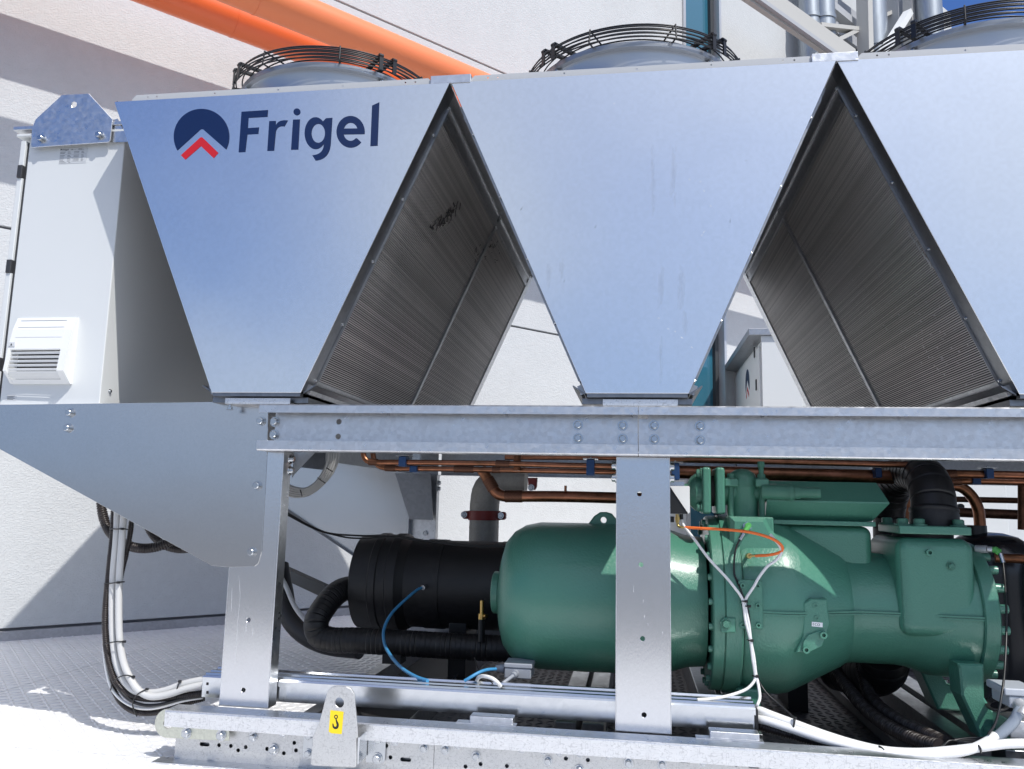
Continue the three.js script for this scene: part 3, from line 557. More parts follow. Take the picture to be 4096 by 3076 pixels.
{
  const H = (c, r, x, y) => { const p = q(c, r, x, y, ZP); return [p.x, p.y]; };
  const p1 = post(-0.7215, -0.5515, ZP, BB - 0.001, [H(0, 3, 2145, 375), H(0, 3, 2100, 980)], 'steel_post', 'left galvanised front post with the bolted side plate over its top');
  const p2 = post(0.561, 0.728, ZP, BB - 0.001, [H(2, 2, 1100, 940), H(2, 2, 1113, 1550), H(2, 3, 1127, 537), H(2, 3, 1140, 1195)], 'steel_post', 'centre galvanised front post standing before the green compressor');
  for (const [c, r, x, y] of [[1, 2, 295, 640], [1, 2, 290, 740]]) placed('bolt', G.bolt12, M.zinc, p1, q(c, r, x, y, ZP - 0.03), RIGHTQ);
  for (const [x, y] of [[845, 697], [845, 800]]) placed('bolt', G.bolt12, M.zinc, p2, q(2, 2, x + 22, y, ZP - 0.03).setX(0.561), LEFTQ);
  for (const [x, y] of [[1360, 705], [1360, 805]]) placed('bolt', G.bolt12, M.zinc, p2, q(2, 2, x, y, ZP - 0.03).setX(0.728), RIGHTQ);
  const drip = (pts, w, p) => part('drip_mark', pts.map(([c, r, x, y, x2, y2, ww]) => { const a = q(c, r, x, y, ZP + 0.0004), b = q(c, r, x2, y2, ZP + 0.0004); const g = new THREE.ShapeGeometry(shapeOf([[a.x - ww * 0.6, a.y], [b.x - ww, b.y + 0.003], [b.x, b.y], [b.x + ww, b.y + 0.003], [a.x + ww * 0.6, a.y]])); g.translate(0, 0, ZP + 0.0004); return uvM(g); }), M.dripMark, p, 'stuff');
  drip([[0, 3, 2062, 0, 2072, 160, .0009], [0, 3, 2072, 160, 2050, 420, .0009], [0, 3, 2050, 420, 2030, 740, .0009], [0, 3, 2002, 100, 1996, 300, .0012], [0, 3, 2126, 400, 2123, 475, .0014], [0, 3, 2182, 440, 2179, 508, .0013]], 1, p1);
  drip([[2, 3, 1135, 200, 1133, 230, .0012], [2, 3, 1143, 330, 1142, 362, .0018], [2, 3, 1300, 475, 1299, 500, .0018], [2, 3, 1172, 400, 1175, 425, .0012], [2, 3, 1280, 625, 1276, 640, .0015], [2, 3, 1050, 80, 1049, 140, .0008], [2, 2, 1110, 1190, 1150, 1222, .0007]], 1, p2);
  post(2.05, 2.215, ZP, BB - 0.001, [], 'steel_post', 'right galvanised front post at the picture edge');
}
// triangular side plate under the cabinet
{
  const ZG = ZP + 0.0035, P = (c, r, x, y) => { const v = q(c, r, x, y, ZG); return [v.x, v.y]; };
  const out = [P(1, 2, 96, 560), P(1, 2, 48, 1440), P(1, 2, 20, 1540), P(1, 2, -15, 1565), P(0, 2, 1975, 1572), P(0, 2, 1830, 1560), P(0, 2, 0, 555), P(0, 2, -420, 330), P(0, 2, -420, 175), P(0, 2, 0, 170), P(0, 2, 1550, 150), P(0, 2, 2075, 140), P(1, 2, 85, 125), P(1, 2, 108, 155)];
  const t = thing('side_plate', 'large triangular galvanised side plate under the cabinet at left', 'side plate', V(-0.9, 1.0, ZG));
  part('plate', slab(shapeOf(out), ZG - 0.003, ZG, 0.0006), M.gusset, t);
  const e = (a, b) => { const A = V(a[0], a[1], ZG - 0.006), B = V(b[0], b[1], ZG - 0.006); return A.distanceTo(B) > 0 ? [A, B] : null; };
  const a = P(0, 2, -400, 338), b = P(0, 2, 1830, 1558), up = V(b[0] - a[0], b[1] - a[1], 0).normalize();
  part('folded_edge', [bar(V(a[0], a[1] + 0.003, ZG - 0.038), V(b[0], b[1] + 0.003, ZG - 0.038), 0.066, 0.003, V(0, 1, 0))], M.galv, t);
  part('folded_edge', [box(-1.75, -0.98, 1.1375, 1.1405, ZG - 0.07, ZG - 0.004)], M.galv, t);
  for (const [c, x, y] of [[0, 608, 240], [0, 590, 372], [1, 45, 312], [1, 12, 868], [0, 2175, 1440]]) placed('bolt', G.bolt12, M.zinc, t, q(c, 2, x, y, ZG), FRONT);
}
// far side of the frame: beam, post and side plate seen from inside
{
  const zb = -2.27, t = thing('back_beam', 'grey channel beam on the far side of the frame, behind the copper pipes', 'steel beam', V(0.6, 1.0, zb));
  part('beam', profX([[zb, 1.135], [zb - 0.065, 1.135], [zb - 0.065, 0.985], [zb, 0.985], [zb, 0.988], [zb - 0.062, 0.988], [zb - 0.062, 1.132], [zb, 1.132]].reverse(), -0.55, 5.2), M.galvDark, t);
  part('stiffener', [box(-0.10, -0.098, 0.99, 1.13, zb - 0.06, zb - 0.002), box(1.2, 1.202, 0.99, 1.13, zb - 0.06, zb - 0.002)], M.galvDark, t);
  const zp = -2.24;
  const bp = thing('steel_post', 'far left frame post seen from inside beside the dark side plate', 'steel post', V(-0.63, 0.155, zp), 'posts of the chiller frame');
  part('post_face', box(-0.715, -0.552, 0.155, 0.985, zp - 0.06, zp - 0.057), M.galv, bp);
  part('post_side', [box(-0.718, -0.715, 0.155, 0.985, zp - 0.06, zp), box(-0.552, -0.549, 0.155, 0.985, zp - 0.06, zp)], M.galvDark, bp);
  for (const y of [970, 1277]) placed('bolt', G.bolt12, M.zinc, bp, q(1, 2, 1465, y, zp - 0.056), FRONT);
  for (const y of [845, 895]) placed('bolt', G.bolt12, M.zinc, bp, q(1, 2, 1580, y, zp - 0.03).setX(-0.549), RIGHTQ);
  const zs = -2.3, gp = thing('side_plate', 'far triangular side plate in shade, seen below the left beam from inside', 'side plate', V(-1.2, 1, zs));
  part('plate', slab(shapeOf([[-0.56, 1.137], [-1.9, 1.137], [-1.9, 0.98], [-0.9, 0.40], [-0.73, 0.40], [-0.73, 0.60], [-0.60, 0.72], [-0.56, 0.98]]), zs - 0.003, zs), M.gusset, gp);
  part('folded_edge', [bar(V(-1.9, 0.98, zs + 0.02), V(-0.9, 0.40, zs + 0.02), 0.04, 0.003, V(0, 1, 0))], M.flange, gp);
  part('corner_plate', slab(shapeOf([[-0.80, 0.99], [-0.58, 0.99], [-0.555, 0.72], [-0.70, 0.72]]), -2.2, -2.197), M.flange, gp);
  // front to back members
  const cm = thing('cross_beam', 'galvanised cross beam running back from the left post under the cable coil', 'steel beam', V(-0.63, 1.0, -1.2));
  part('beam', [box(-0.70, -0.697, 0.99, 1.13, -2.2, -0.15), box(-0.70, -0.64, 1.127, 1.13, -2.2, -0.15)], M.galvDark, cm);
  part('brace', slab(shapeOf([xy(q(1, 2, 330, 560, -0.2)), xy(q(1, 2, 520, 570, -0.2)), xy(q(1, 2, 330, 770, -0.2)), xy(q(1, 2, 310, 800, -0.2))]), -0.203, -0.2), M.galv, cm);
  part('bracket_plate', slab(shapeOf([xy(q(1, 2, 470, 585, -0.6)), xy(q(1, 2, 600, 585, -0.6)), xy(q(1, 2, 598, 735, -0.6)), xy(q(1, 2, 390, 712, -0.6))]), -0.603, -0.6), M.flange, cm);
}

// ---------------------------------------------------------------- base rail
{
  const zf = 0.010, zw = -0.022, x0 = -0.855, x1 = 5.2;
  const t = thing('base_rail', 'long galvanised base rail full of holes and bolts along the bottom', 'base rail', V(0.9, 0, 0));
  const P = (c, r, x, y, z = zw) => { const v = q(c, r, x, y, z); return [v.x, v.y]; };
  // web with round holes and slots seen in the photograph
  const round = [[0, 1890, 1455], [0, 1992, 1462], [0, 2055, 1500], [0, 2120, 1472], [0, 2000, 1318], [0, 2068, 1322], [1, 330, 1435], [1, 345, 1500], [1, 240, 1525], [1, 95, 1488], [1, 300, 1350], [1, 350, 1353], [1, 403, 1356], [1, 1160, 1560], [1, 1125, 1460]];
  const round2 = [[1, 1808, 1640], [1, 2165, 1635], [1, 1938, 1618], [1, 1813, 1452], [1, 1940, 1462], [1, 2000, 1466], [1, 2168, 1478], [2, 170, 1494], [2, 350, 1502], [2, 465, 1570], [2, 655, 1583], [2, 670, 1527], [2, 735, 1530], [2, 1935, 1622]];
  const slots = [[0, 1765, 1448], [0, 2125, 1325], [1, 135, 1340], [1, 1310, 1416], [1, 1292, 1580], [2, 1495, 1590], [2, 2088, 1636]];
  const web = (xa, xb, hs, sl, z) => { const s = shapeOf([[xa, 0.004], [xb, 0.004], [xb, RT - 0.004], [xa, RT - 0.004]], hs.map((h) => [...P(h[0], 3, h[1], h[2]), 0.0062])); for (const h of sl) { const p = P(h[0], 3, h[1], h[2]); if (p[0] < xa || p[0] > xb) continue; const pa = new THREE.Path(); pa.moveTo(p[0] - 0.011, p[1] - 0.006); pa.lineTo(p[0] + 0.011, p[1] - 0.006); pa.absarc(p[0] + 0.011, p[1], 0.006, -Math.PI / 2, Math.PI / 2, false); pa.lineTo(p[0] - 0.011, p[1] + 0.006); pa.absarc(p[0] - 0.011, p[1], 0.006, Math.PI / 2, Math.PI * 1.5, false); s.holes.push(pa); } return slab(s, z - 0.003, z, 0, 12); };
  const xs = q(1, 3, 1537, 1500, zw).x;
  part('web', web(-0.83, xs - 0.0006, round, slots, zw), M.galvWeb, t);
  part('web', web(xs + 0.0006, x1, round2, slots, zw), M.galvWeb, t);
  part('inner_web', box(-0.83, x1, 0.006, RT - 0.006, zw - 0.02, zw - 0.017), M.flange, t);
  part('top_flange', profX([[zf - 0.004, RT], [-0.068, RT], [-0.068, RT - 0.003], [zf - 0.005, RT - 0.003]].reverse(), x0, x1), M.galv, t);
  part('lip', profX([[zf - 0.0038, RT], [zf - 0.001, RT - 0.002], [zf, RT - 0.005], [zf, RT - 0.049], [zf - 0.003, RT - 0.049], [zf - 0.003, RT - 0.006], [zf - 0.0045, RT - 0.0035]], x0, x1), M.galvRough, t);
  part('bottom_flange', [profX([[0.030, 0.0045], [0.030, 0.0005], [zw - 0.002, 0.0005], [zw - 0.002, 0.0045]].reverse(), x0 - 0.02, xs), box(xs + 0.001, x1, 0.0005, 0.0045, zw - 0.002, 0.012)], M.galv, t);
  const bolts = [[0, 2185, 1385, 10], [1, 155, 1490, 12], [1, 230, 1345, 10], [1, 462, 1375, 10], [1, 450, 1525, 10], [1, 1058, 1410, 10], [1, 1045, 1565, 12], [1, 1198, 1420, 10], [1, 1448, 1480, 10], [1, 1632, 1495, 10], [1, 1740, 1455, 8], [1, 1900, 1550, 10], [2, 82, 1490, 8], [2, 270, 1503, 8], [2, 405, 1515, 8], [2, 587, 1527, 8], [2, 835, 1545, 8], [2, 310, 1590, 10], [2, 1005, 1608, 10], [2, 1295, 1625, 10], [2, 580, 1665, 10], [2, 1645, 1606, 8], [3, 45, 1650, 10]];
  for (const b of bolts) placed('bolt', G['bolt' + b[3]], M.zinc, t, q(b[0], 3, b[1], b[2], zw + 0.0005), FRONT);
  // raised pads on the top flange
  for (const [a, b] of [[[1, 1860, 1240], [2, 35, 1240]], [[2, 1700, 1385], [2, 2130, 1410]]]) { const A = yAt(1024 * a[0] + a[1] * SC, ROW[3] + a[2] * SC, RT), B = yAt(1024 * b[0] + b[1] * SC, ROW[3] + b[2] * SC, RT); part('pad', box(A.x, B.x, RT + 0.0005, RT + 0.022, -0.115, -0.066, 0.004), M.galv, t); part('pad_plate', box(A.x - 0.04, B.x + 0.01, RT + 0.0003, RT + 0.003, -0.09, -0.055), M.galv, t); }
  const br = thing('base_rail', 'far base rail of the chiller frame on the checker plate', 'base rail', V(0.9, 0, -2.25));
  part('rail', profX([[-2.22, 0.155], [-2.29, 0.155], [-2.29, 0.0005], [-2.22, 0.0005], [-2.22, 0.0035], [-2.287, 0.0035], [-2.287, 0.152], [-2.22, 0.152]].reverse(), -0.75, 5.2), M.galvDark, br);
  // lashing lug at the left end
  const lug = thing('lashing_lug', 'yellowish zinc lashing lug with an eye at the left end of the base rail', 'lug', q(0, 3, 1445, 1270, 0.0));
  const zl = 0.0035, L = (x, y) => { const v = q(0, 3, x, y, zl); return V(v.x, v.y, 0); };
  const c = L(1445, 1267), R = L(1335, 1267).distanceTo(c), pts = [];
  for (let i = 0; i <= 20; i++) { const a = Math.PI / 2 + Math.PI * i / 20 * 1.02; pts.push([c.x + R * Math.cos(a), c.y + R * Math.sin(a)]); }
  const e0 = L(1975, 1420), e1 = L(1975, 1300); pts.push([e0.x, e0.y], [e1.x, e1.y], [e1.x - 0.02, RT - 0.02], [c.x + 0.02, c.y + R * 0.98]);
  part('plate', slab(shapeOf(pts, [[c.x + 0.002, c.y, R * 0.36]]), zl - 0.004, zl, 0.0006, 24), M.zincYellow, lug);
  for (const [x, y] of [[1612, 1350], [1912, 1368]]) placed('bolt', G.bolt12, M.zinc, lug, q(0, 3, x, y, zl), FRONT);
}
// lifting bracket with the hook sticker
{
  const zb = 0.075, P = (x, y, z = zb) => { const v = q(1, 3, x, y, z); return [v.x, v.y]; };
  const t = thing('lifting_bracket', 'steel lifting bracket with yellow hook sticker bolted to the base rail', 'bracket', q(1, 3, 690, 1600, 0.03));
  const h = P(717, 1090), pts = [P(470, 1620), P(490, 1380), P(545, 1260), P(600, 1050), P(620, 985), P(650, 955), P(700, 945), P(780, 950), P(820, 970), P(845, 1015), P(870, 1270), P(875, 1390), P(862, 1400), P(862, 1640), P(845, 1650), P(490, 1632)];
  part('plate', slab(shapeOf(pts, [[h[0], h[1], 0.0165]]), zb - 0.008, zb, 0.0014, 24), M.galvWeb, t);
  const a = P(876, 1500), y0 = P(870, 1640)[1], y1 = P(870, 1395)[1];
  part('side_plate', box(a[0] - 0.004, a[0] + 0.002, y0 + 0.004, y1, zb - 0.0085, -0.008, 0.001), M.tray, t);
  const l0 = P(478, 1500)[0]; part('side_plate', box(l0, l0 + 0.005, y0 + 0.004, y1, zb - 0.0085, -0.008, 0.001), M.tray, t);
  const r0 = q(1, 3, 990, 1400, -0.012), r1 = q(1, 3, 1110, 1615, -0.012);
  part('ear', slab(shapeOf([[a[0] - 0.002, r0.y], [r1.x, r0.y], [r1.x, r1.y + 0.008], [r1.x - 0.01, r1.y], [a[0] - 0.002, r1.y]]), -0.018, -0.0135), M.zinc, t);
  const s0 = q(1, 3, 412, 1360, -0.012); part('ear', slab(shapeOf([[s0.x, r0.y], [l0 + 0.003, r0.y], [l0 + 0.003, r1.y], [s0.x, r1.y]]), -0.018, -0.0135), M.zinc, t);
  for (const [x, y, r] of [[1058, 1410, 10], [1045, 1568, 12], [462, 1375, 10], [450, 1525, 10]]) placed('bolt', G['bolt' + r], M.zinc, t, q(1, 3, x, y, -0.0135), FRONT);
  const S = (x, y) => { const v = q(1, 3, x, y, zb); return [v.x, v.y]; };
  const st = part('hook_sticker', slab(shapeOf([S(643, 1153), S(757, 1166), S(740, 1360), S(650, 1352), S(628, 1338)]), zb + 0.0001, zb + 0.0006), M.yellow, t);
  const hook = [S(690, 1228), S(697, 1250), S(706, 1278), S(700, 1300), S(684, 1306), S(670, 1296), S(664, 1268)].map((p) => V(p[0], p[1], zb + 0.0009));
  const g1 = sweep(hook, (s, Ln) => 0.0016 + 0.0022 * Math.sin(Math.PI * Math.min(1, s / Ln)), { n: 40, rs: 8 }); g1.translate(0, 0, -zb); g1.scale(1, 1, 0.12); g1.translate(0, 0, zb + 0.0007);
  const rr = S(691, 1210), g2 = new THREE.TorusGeometry(0.0046, 0.0016, 6, 20); g2.scale(1, 1, 0.12); g2.translate(rr[0], rr[1], zb + 0.0007);
  part('hook_print', [g1, g2], M.black, st);
}

// ---------------------------------------------------------------- cable tray along the base
{
  const z0 = -0.15, z1 = -0.25;
  const a = q(0, 3, 1755, 830, z0), b = q(2, 3, 2090, 1230, z0), y1 = q(2, 3, 1390, 1115, z0).y, y0 = q(2, 3, 1390, 1295, z0).y;
  const t = thing('cable_tray', 'bright galvanised cable tray with ribbed lid running behind the posts', 'cable tray', V((a.x + b.x) / 2, y0, -0.2));
  part('tray', [profX([[z0, y0], [z0, y1], [z0 - 0.003, y1], [z0 - 0.003, y0 + 0.003], [z1 + 0.003, y0 + 0.003], [z1 + 0.003, y1], [z1, y1], [z1, y0]].reverse(), a.x, b.x)], M.tray, t);
  const lid = [[z0 + 0.006, y1 - 0.012], [z0 + 0.006, y1 + 0.004], [z0 + 0.002, y1 + 0.009], [z0 - 0.012, y1 + 0.009], [z0 - 0.014, y1 + 0.015], [z0 - 0.030, y1 + 0.015], [z0 - 0.032, y1 + 0.011], [z0 - 0.044, y1 + 0.011], [z0 - 0.046, y1 + 0.017], [z0 - 0.062, y1 + 0.017], [z0 - 0.064, y1 + 0.013], [z1 + 0.01, y1 + 0.013], [z1 + 0.006, y1 + 0.019], [z1 - 0.006, y1 + 0.019], [z1 - 0.006, y1 + 0.0], [z1 - 0.004, y1], [z1, y1 + 0.008], [z0 + 0.002, y1 + 0.002], [z0 + 0.003, y1 - 0.012]];
  part('tray_lid', profX(lid.reverse(), a.x + 0.002, b.x + 0.004), M.tray, t);
  part('end_cap', box(b.x + 0.0005, b.x + 0.012, y0 - 0.006, y1 + 0.004, z1, z0 + 0.002, 0.002), M.black, t);
  for (const yy of [925, 1000]) { const p = q(0, 3, 1790, yy, z0 + 0.0004); part('square_hole_shade', box(p.x - 0.004, p.x + 0.004, p.y - 0.0045, p.y + 0.0045, z0 + 0.0001, z0 + 0.0008), M.dark, t); }  // dark tiles on the tray face; the shade of the holes is their colour
}

// ---------------------------------------------------------------- floor members under the machines
for (const [x0, x1, w, label] of [[-0.50, -0.16, 'pan', 'open floor pan below the left end of the black vessel, its shade painted black'], [0.36, 0.52, 'rails', 'pair of grey rails on the floor under the green motor'], [0.86, 1.02, 'rails', 'pair of grey rails on the floor under the compressor flange'], [1.62, 1.80, 'rails', 'pair of grey rails on the floor under the compressor foot']]) {
  const t = thing('floor_member', label, 'floor rail', V((x0 + x1) / 2, 0, -1.2));
  if (w === 'pan') { part('side', [box(x0 - 0.05, x0, 0.002, 0.075, -2.18, -0.28), box(x1, x1 + 0.004, 0.002, 0.075, -2.18, -0.28)], M.galvDark, t); part('pan', box(x0 + 0.001, x1 - 0.001, 0.0025, 0.006, -2.18, -0.28), M.dark, t); }  // near-black sheet: shade inside the pan is put into its colour
  else part('rail', [box(x0, x0 + 0.07, 0.0005, 0.125, -2.2, -0.27, 0.003), box(x1 - 0.07, x1, 0.0005, 0.125, -2.2, -0.27, 0.003), box(x0 + 0.071, x1 - 0.071, 0.001, 0.05, -2.2, -0.28)], M.galvDark, t);
}

// ---------------------------------------------------------------- electrical cabinet and its lifting plate
{
  const zc = -0.135, P = (c, r, x, y, z = zc) => q(c, r, x, y, z);
  const xr = -1.293, xl = P(0, 0, 218, 1600).x - 0.0, top = P(0, 0, 600, 1235).y + 0.03, bot = 1.13;
  const xl2 = P(0, 1, 60, 1200).x, XL = (xl + xl2) / 2;
  const t = thing('electrical_cabinet', 'tall light grey electrical cabinet at left with louvred vent and nameplate', 'cabinet', V((xl + xr) / 2, bot, -0.5));
  const cab = part('cabinet_body', box(XL, xr, bot, top, -2.29, zc, 0.004), M.cabinet, t);
  part('door', box(XL - 0.034, XL - 0.012, bot + 0.01, top - 0.012, -2.28, zc + 0.004, 0.003), M.cabinet, t);
  part('door_seal', box(XL - 0.0118, XL - 0.0002, bot + 0.02, top - 0.02, -2.27, zc - 0.006), M.hinge, t);
  for (const [r, x, y] of [[0, 195, 1485], [1, 105, 640], [1, 12, 1485]]) { const p = P(0, r, x, y); part('hinge', box(XL - 0.032, XL - 0.011, p.y - 0.026, p.y + 0.026, zc - 0.03, zc + 0.010, 0.003), M.hinge, t); }
  part('roof', box(XL - 0.05, xr + 0.004, top + 0.0005, top + 0.012, -2.30, zc + 0.012, 0.003), M.cabinet, t);
  // louvred vent
  const f = (x, y, z) => { const v = P(0, 1, x, y, z); return v; };
  const A = f(175, 1088, zc), B = f(685, 1070, zc), D = f(640, 1655, zc), vx0 = A.x, vx1 = B.x, vy1 = A.y, vy0 = D.y, H = vy1 - vy0, dz = 0.055;
  const yk = vy0 + H * 0.17, y2 = vy0 + H * 0.46;
  const prof = [[zc, vy1], [zc + 0.012, vy1 - 0.001], [zc + 0.03, vy1 - H * 0.2], [zc + dz * 0.8, y2 + 0.01], [zc + dz, yk], [zc + 0.012, vy0], [zc, vy0]];
  const vent = part('vent', [profX(prof, vx0, vx0 + 0.012), profX(prof, vx1 - 0.028, vx1), profX([[zc, vy1], [zc + 0.012, vy1 - 0.001], [zc + 0.03, vy1 - H * 0.2], [zc + dz * 0.8, y2 + 0.01], [zc + dz * 0.8 - 0.004, y2 + 0.006], [zc, y2 + 0.006]], vx0 + 0.0121, vx1 - 0.0281), profX([[zc + 0.024, vy0 + H * 0.06], [zc + 0.012, vy0], [zc, vy0], [zc, vy0 + H * 0.06]].reverse(), vx0 + 0.0121, vx1 - 0.0281)], M.plastic, t);
  for (const k of [0.05, 0.16, 0.32]) { const y = vy1 - H * k, zz = k < 0.2 ? zc + 0.0125 + (k * H - 0.001) / (H * 0.2 - 0.001) * 0.0175 : zc + 0.03 + (k - 0.2) / 0.35 * (dz * 0.8 - 0.03); part('groove', box(vx0 + 0.02, vx1 - 0.035, y - 0.0007, y + 0.0007, zz - 0.002, zz + 0.0012), M.alu, vent); }
  part('vent_interior_shade', box(vx0 + 0.0125, vx1 - 0.0285, vy0 + 0.012, y2 + 0.004, zc + 0.001, zc + 0.004), M.dark, vent);  // dark sheet carrying the shade between the louvres as colour
  for (let k = 0; k < 5; k++) { const y = y2 - 0.004 - k * (y2 - yk) / 4.6, z = zc + dz * 0.8 + (dz * 0.2) * k / 4.6; part('louvre', bar(V(vx0 + 0.0125, y, z - 0.008), V(vx1 - 0.0285, y, z - 0.004), 0.0026, 0.009, V(0, 1, 0.45)), M.plastic, vent); }
  for (let k = 0; k < 4; k++) { const u = (k + 0.8) / 4.6, y = yk + (vy0 + H * 0.06 - yk) * u, z = zc + dz + (0.024 - dz) * u; part('louvre', bar(V(vx0 + 0.0125, y, z - 0.006), V(vx1 - 0.0285, y, z - 0.003), 0.0022, 0.007, V(0, 1, 0.45)), M.plastic, vent); }
  { const p = f(178, 1330, zc), w = 0.012; const y = p.y, zz = zc + 0.0445; const pl = part('warning_label', box(p.x - 0.013, p.x + 0.013, y - 0.0075, y + 0.0075, zz - 0.01, zz + 0.001), M.paper, vent); const tri = new THREE.ConeGeometry(0.005, 0.009, 3); tri.rotateY(Math.PI); tri.scale(1, 1, 0.05); tri.translate(p.x, y, zz + 0.0014); part('label_print', tri, M.hinge, pl); }
  placed('screw', G.bolt6, M.zinc, t, P(0, 2, 938, 38, zc).setX(xr).setZ(zc - 0.05), RIGHTQ);
  // nameplate
  const n0 = P(0, 0, 522, 1282), n1 = P(0, 0, 742, 1405);
  const cv = document.createElement('canvas'); cv.width = 512; cv.height = 320; const c = cv.getContext('2d');
  c.fillStyle = '#c9ccce'; c.fillRect(0, 0, 512, 320); c.fillStyle = '#23262d'; c.strokeStyle = '#23262d';
  c.beginPath(); c.arc(22, 30, 17, 0, 7); c.fill(); c.fillStyle = '#c9ccce'; c.beginPath(); c.moveTo(22, 28); c.lineTo(44, 54); c.lineTo(0, 54); c.fill(); c.fillStyle = '#23262d';
  c.font = 'bold 44px sans-serif'; c.fillText('Frigel', 46, 48); c.font = 'bold 38px sans-serif'; c.fillText('CE', 205, 46); c.font = '15px sans-serif'; c.fillText('0035', 265, 40);
  for (let i = 0; i < 4; i++) c.fillRect(345, 14 + i * 11, 60 + ((i * 37) % 60), 4);
  c.lineWidth = 2; for (const y of [135, 200, 290]) { c.beginPath(); c.moveTo(6, y); c.lineTo(506, y); c.stroke(); } c.beginPath(); c.moveTo(252, 200); c.lineTo(252, 290); c.stroke();
  for (const [y0, n] of [[78, 2], [150, 2], [216, 3]]) for (let i = 0; i < n; i++) { const y = y0 + i * 26; for (const [x, w] of [[10, 60 + ((i * 29 + y0) % 40)], [150, 50 + ((i * 17) % 30)], [268, 100], [410, 34 + ((y0 + i * 13) % 24)]]) c.fillRect(x, y, w, 8); }
  c.fillRect(10, 300, 120, 7); c.fillRect(180, 300, 40, 7);
  const ct = new THREE.CanvasTexture(cv); ct.colorSpace = THREE.SRGBColorSpace; ct.magFilter = THREE.LinearFilter;
  const pg = new THREE.BoxGeometry(n1.x - n0.x, n0.y - n1.y, 0.0006); pg.translate((n0.x + n1.x) / 2, (n0.y + n1.y) / 2, zc + 0.0006);
  part('nameplate', pg, new THREE.MeshStandardMaterial({ map: ct, roughness: 0.45 }), t);
  { const s0 = P(0, 2, 55, 82), s1 = P(0, 2, 140, 135); const st = part('sticker', box(s0.x, s1.x, s1.y, s0.y, zc + 0.0002, zc + 0.0009), M.paper, t); const L = []; for (let i = 0; i < 4; i++) { const y = s0.y - (s0.y - s1.y) * (0.25 + i * 0.18); L.push(box(s0.x + 0.006, s1.x - 0.006 - (i % 2) * 0.006, y - 0.0008, y + 0.0008, zc + 0.001, zc + 0.0012)); } part('label_print', L, M.hinge, st); }

  // lifting plate
  const zl = -0.112, S = (x, y, z = zl) => { const v = q(0, 0, x, y, z); return [v.x, v.y]; };
  const lp = thing('lifting_plate', 'blue-grey zinc lifting plate with one hole bolted on top of the cabinet', 'lifting plate', q(0, 0, 620, 1200, zl));
  const hh = S(638, 903);
  part('plate', slab(shapeOf([S(268, 1268), S(275, 1110), S(305, 1030), S(372, 968), S(535, 818), S(765, 806), S(970, 1028), S(950, 1210), S(935, 1226), S(285, 1272)], [[hh[0], hh[1], 0.0135]]), zl - 0.005, zl, 0.001, 24), M.galv, lp);
  for (const [x, y] of [[362, 1200], [862, 1170]]) placed('bolt', G.bolt12, M.zinc, lp, q(0, 0, x, y, zl), FRONT);
  part('angle', box(S(103, 1100)[0], -1.15, S(200, 1112)[1], S(200, 1080)[1], zl - 0.06, zl - 0.006, 0.002), M.galv, lp);
  part('angle', slab(shapeOf([S(965, 1040, -0.125), S(1016, 1025, -0.125), S(1120, 1225, -0.125), S(955, 1228, -0.125)]), -0.128, -0.1235), M.galv, lp);
}

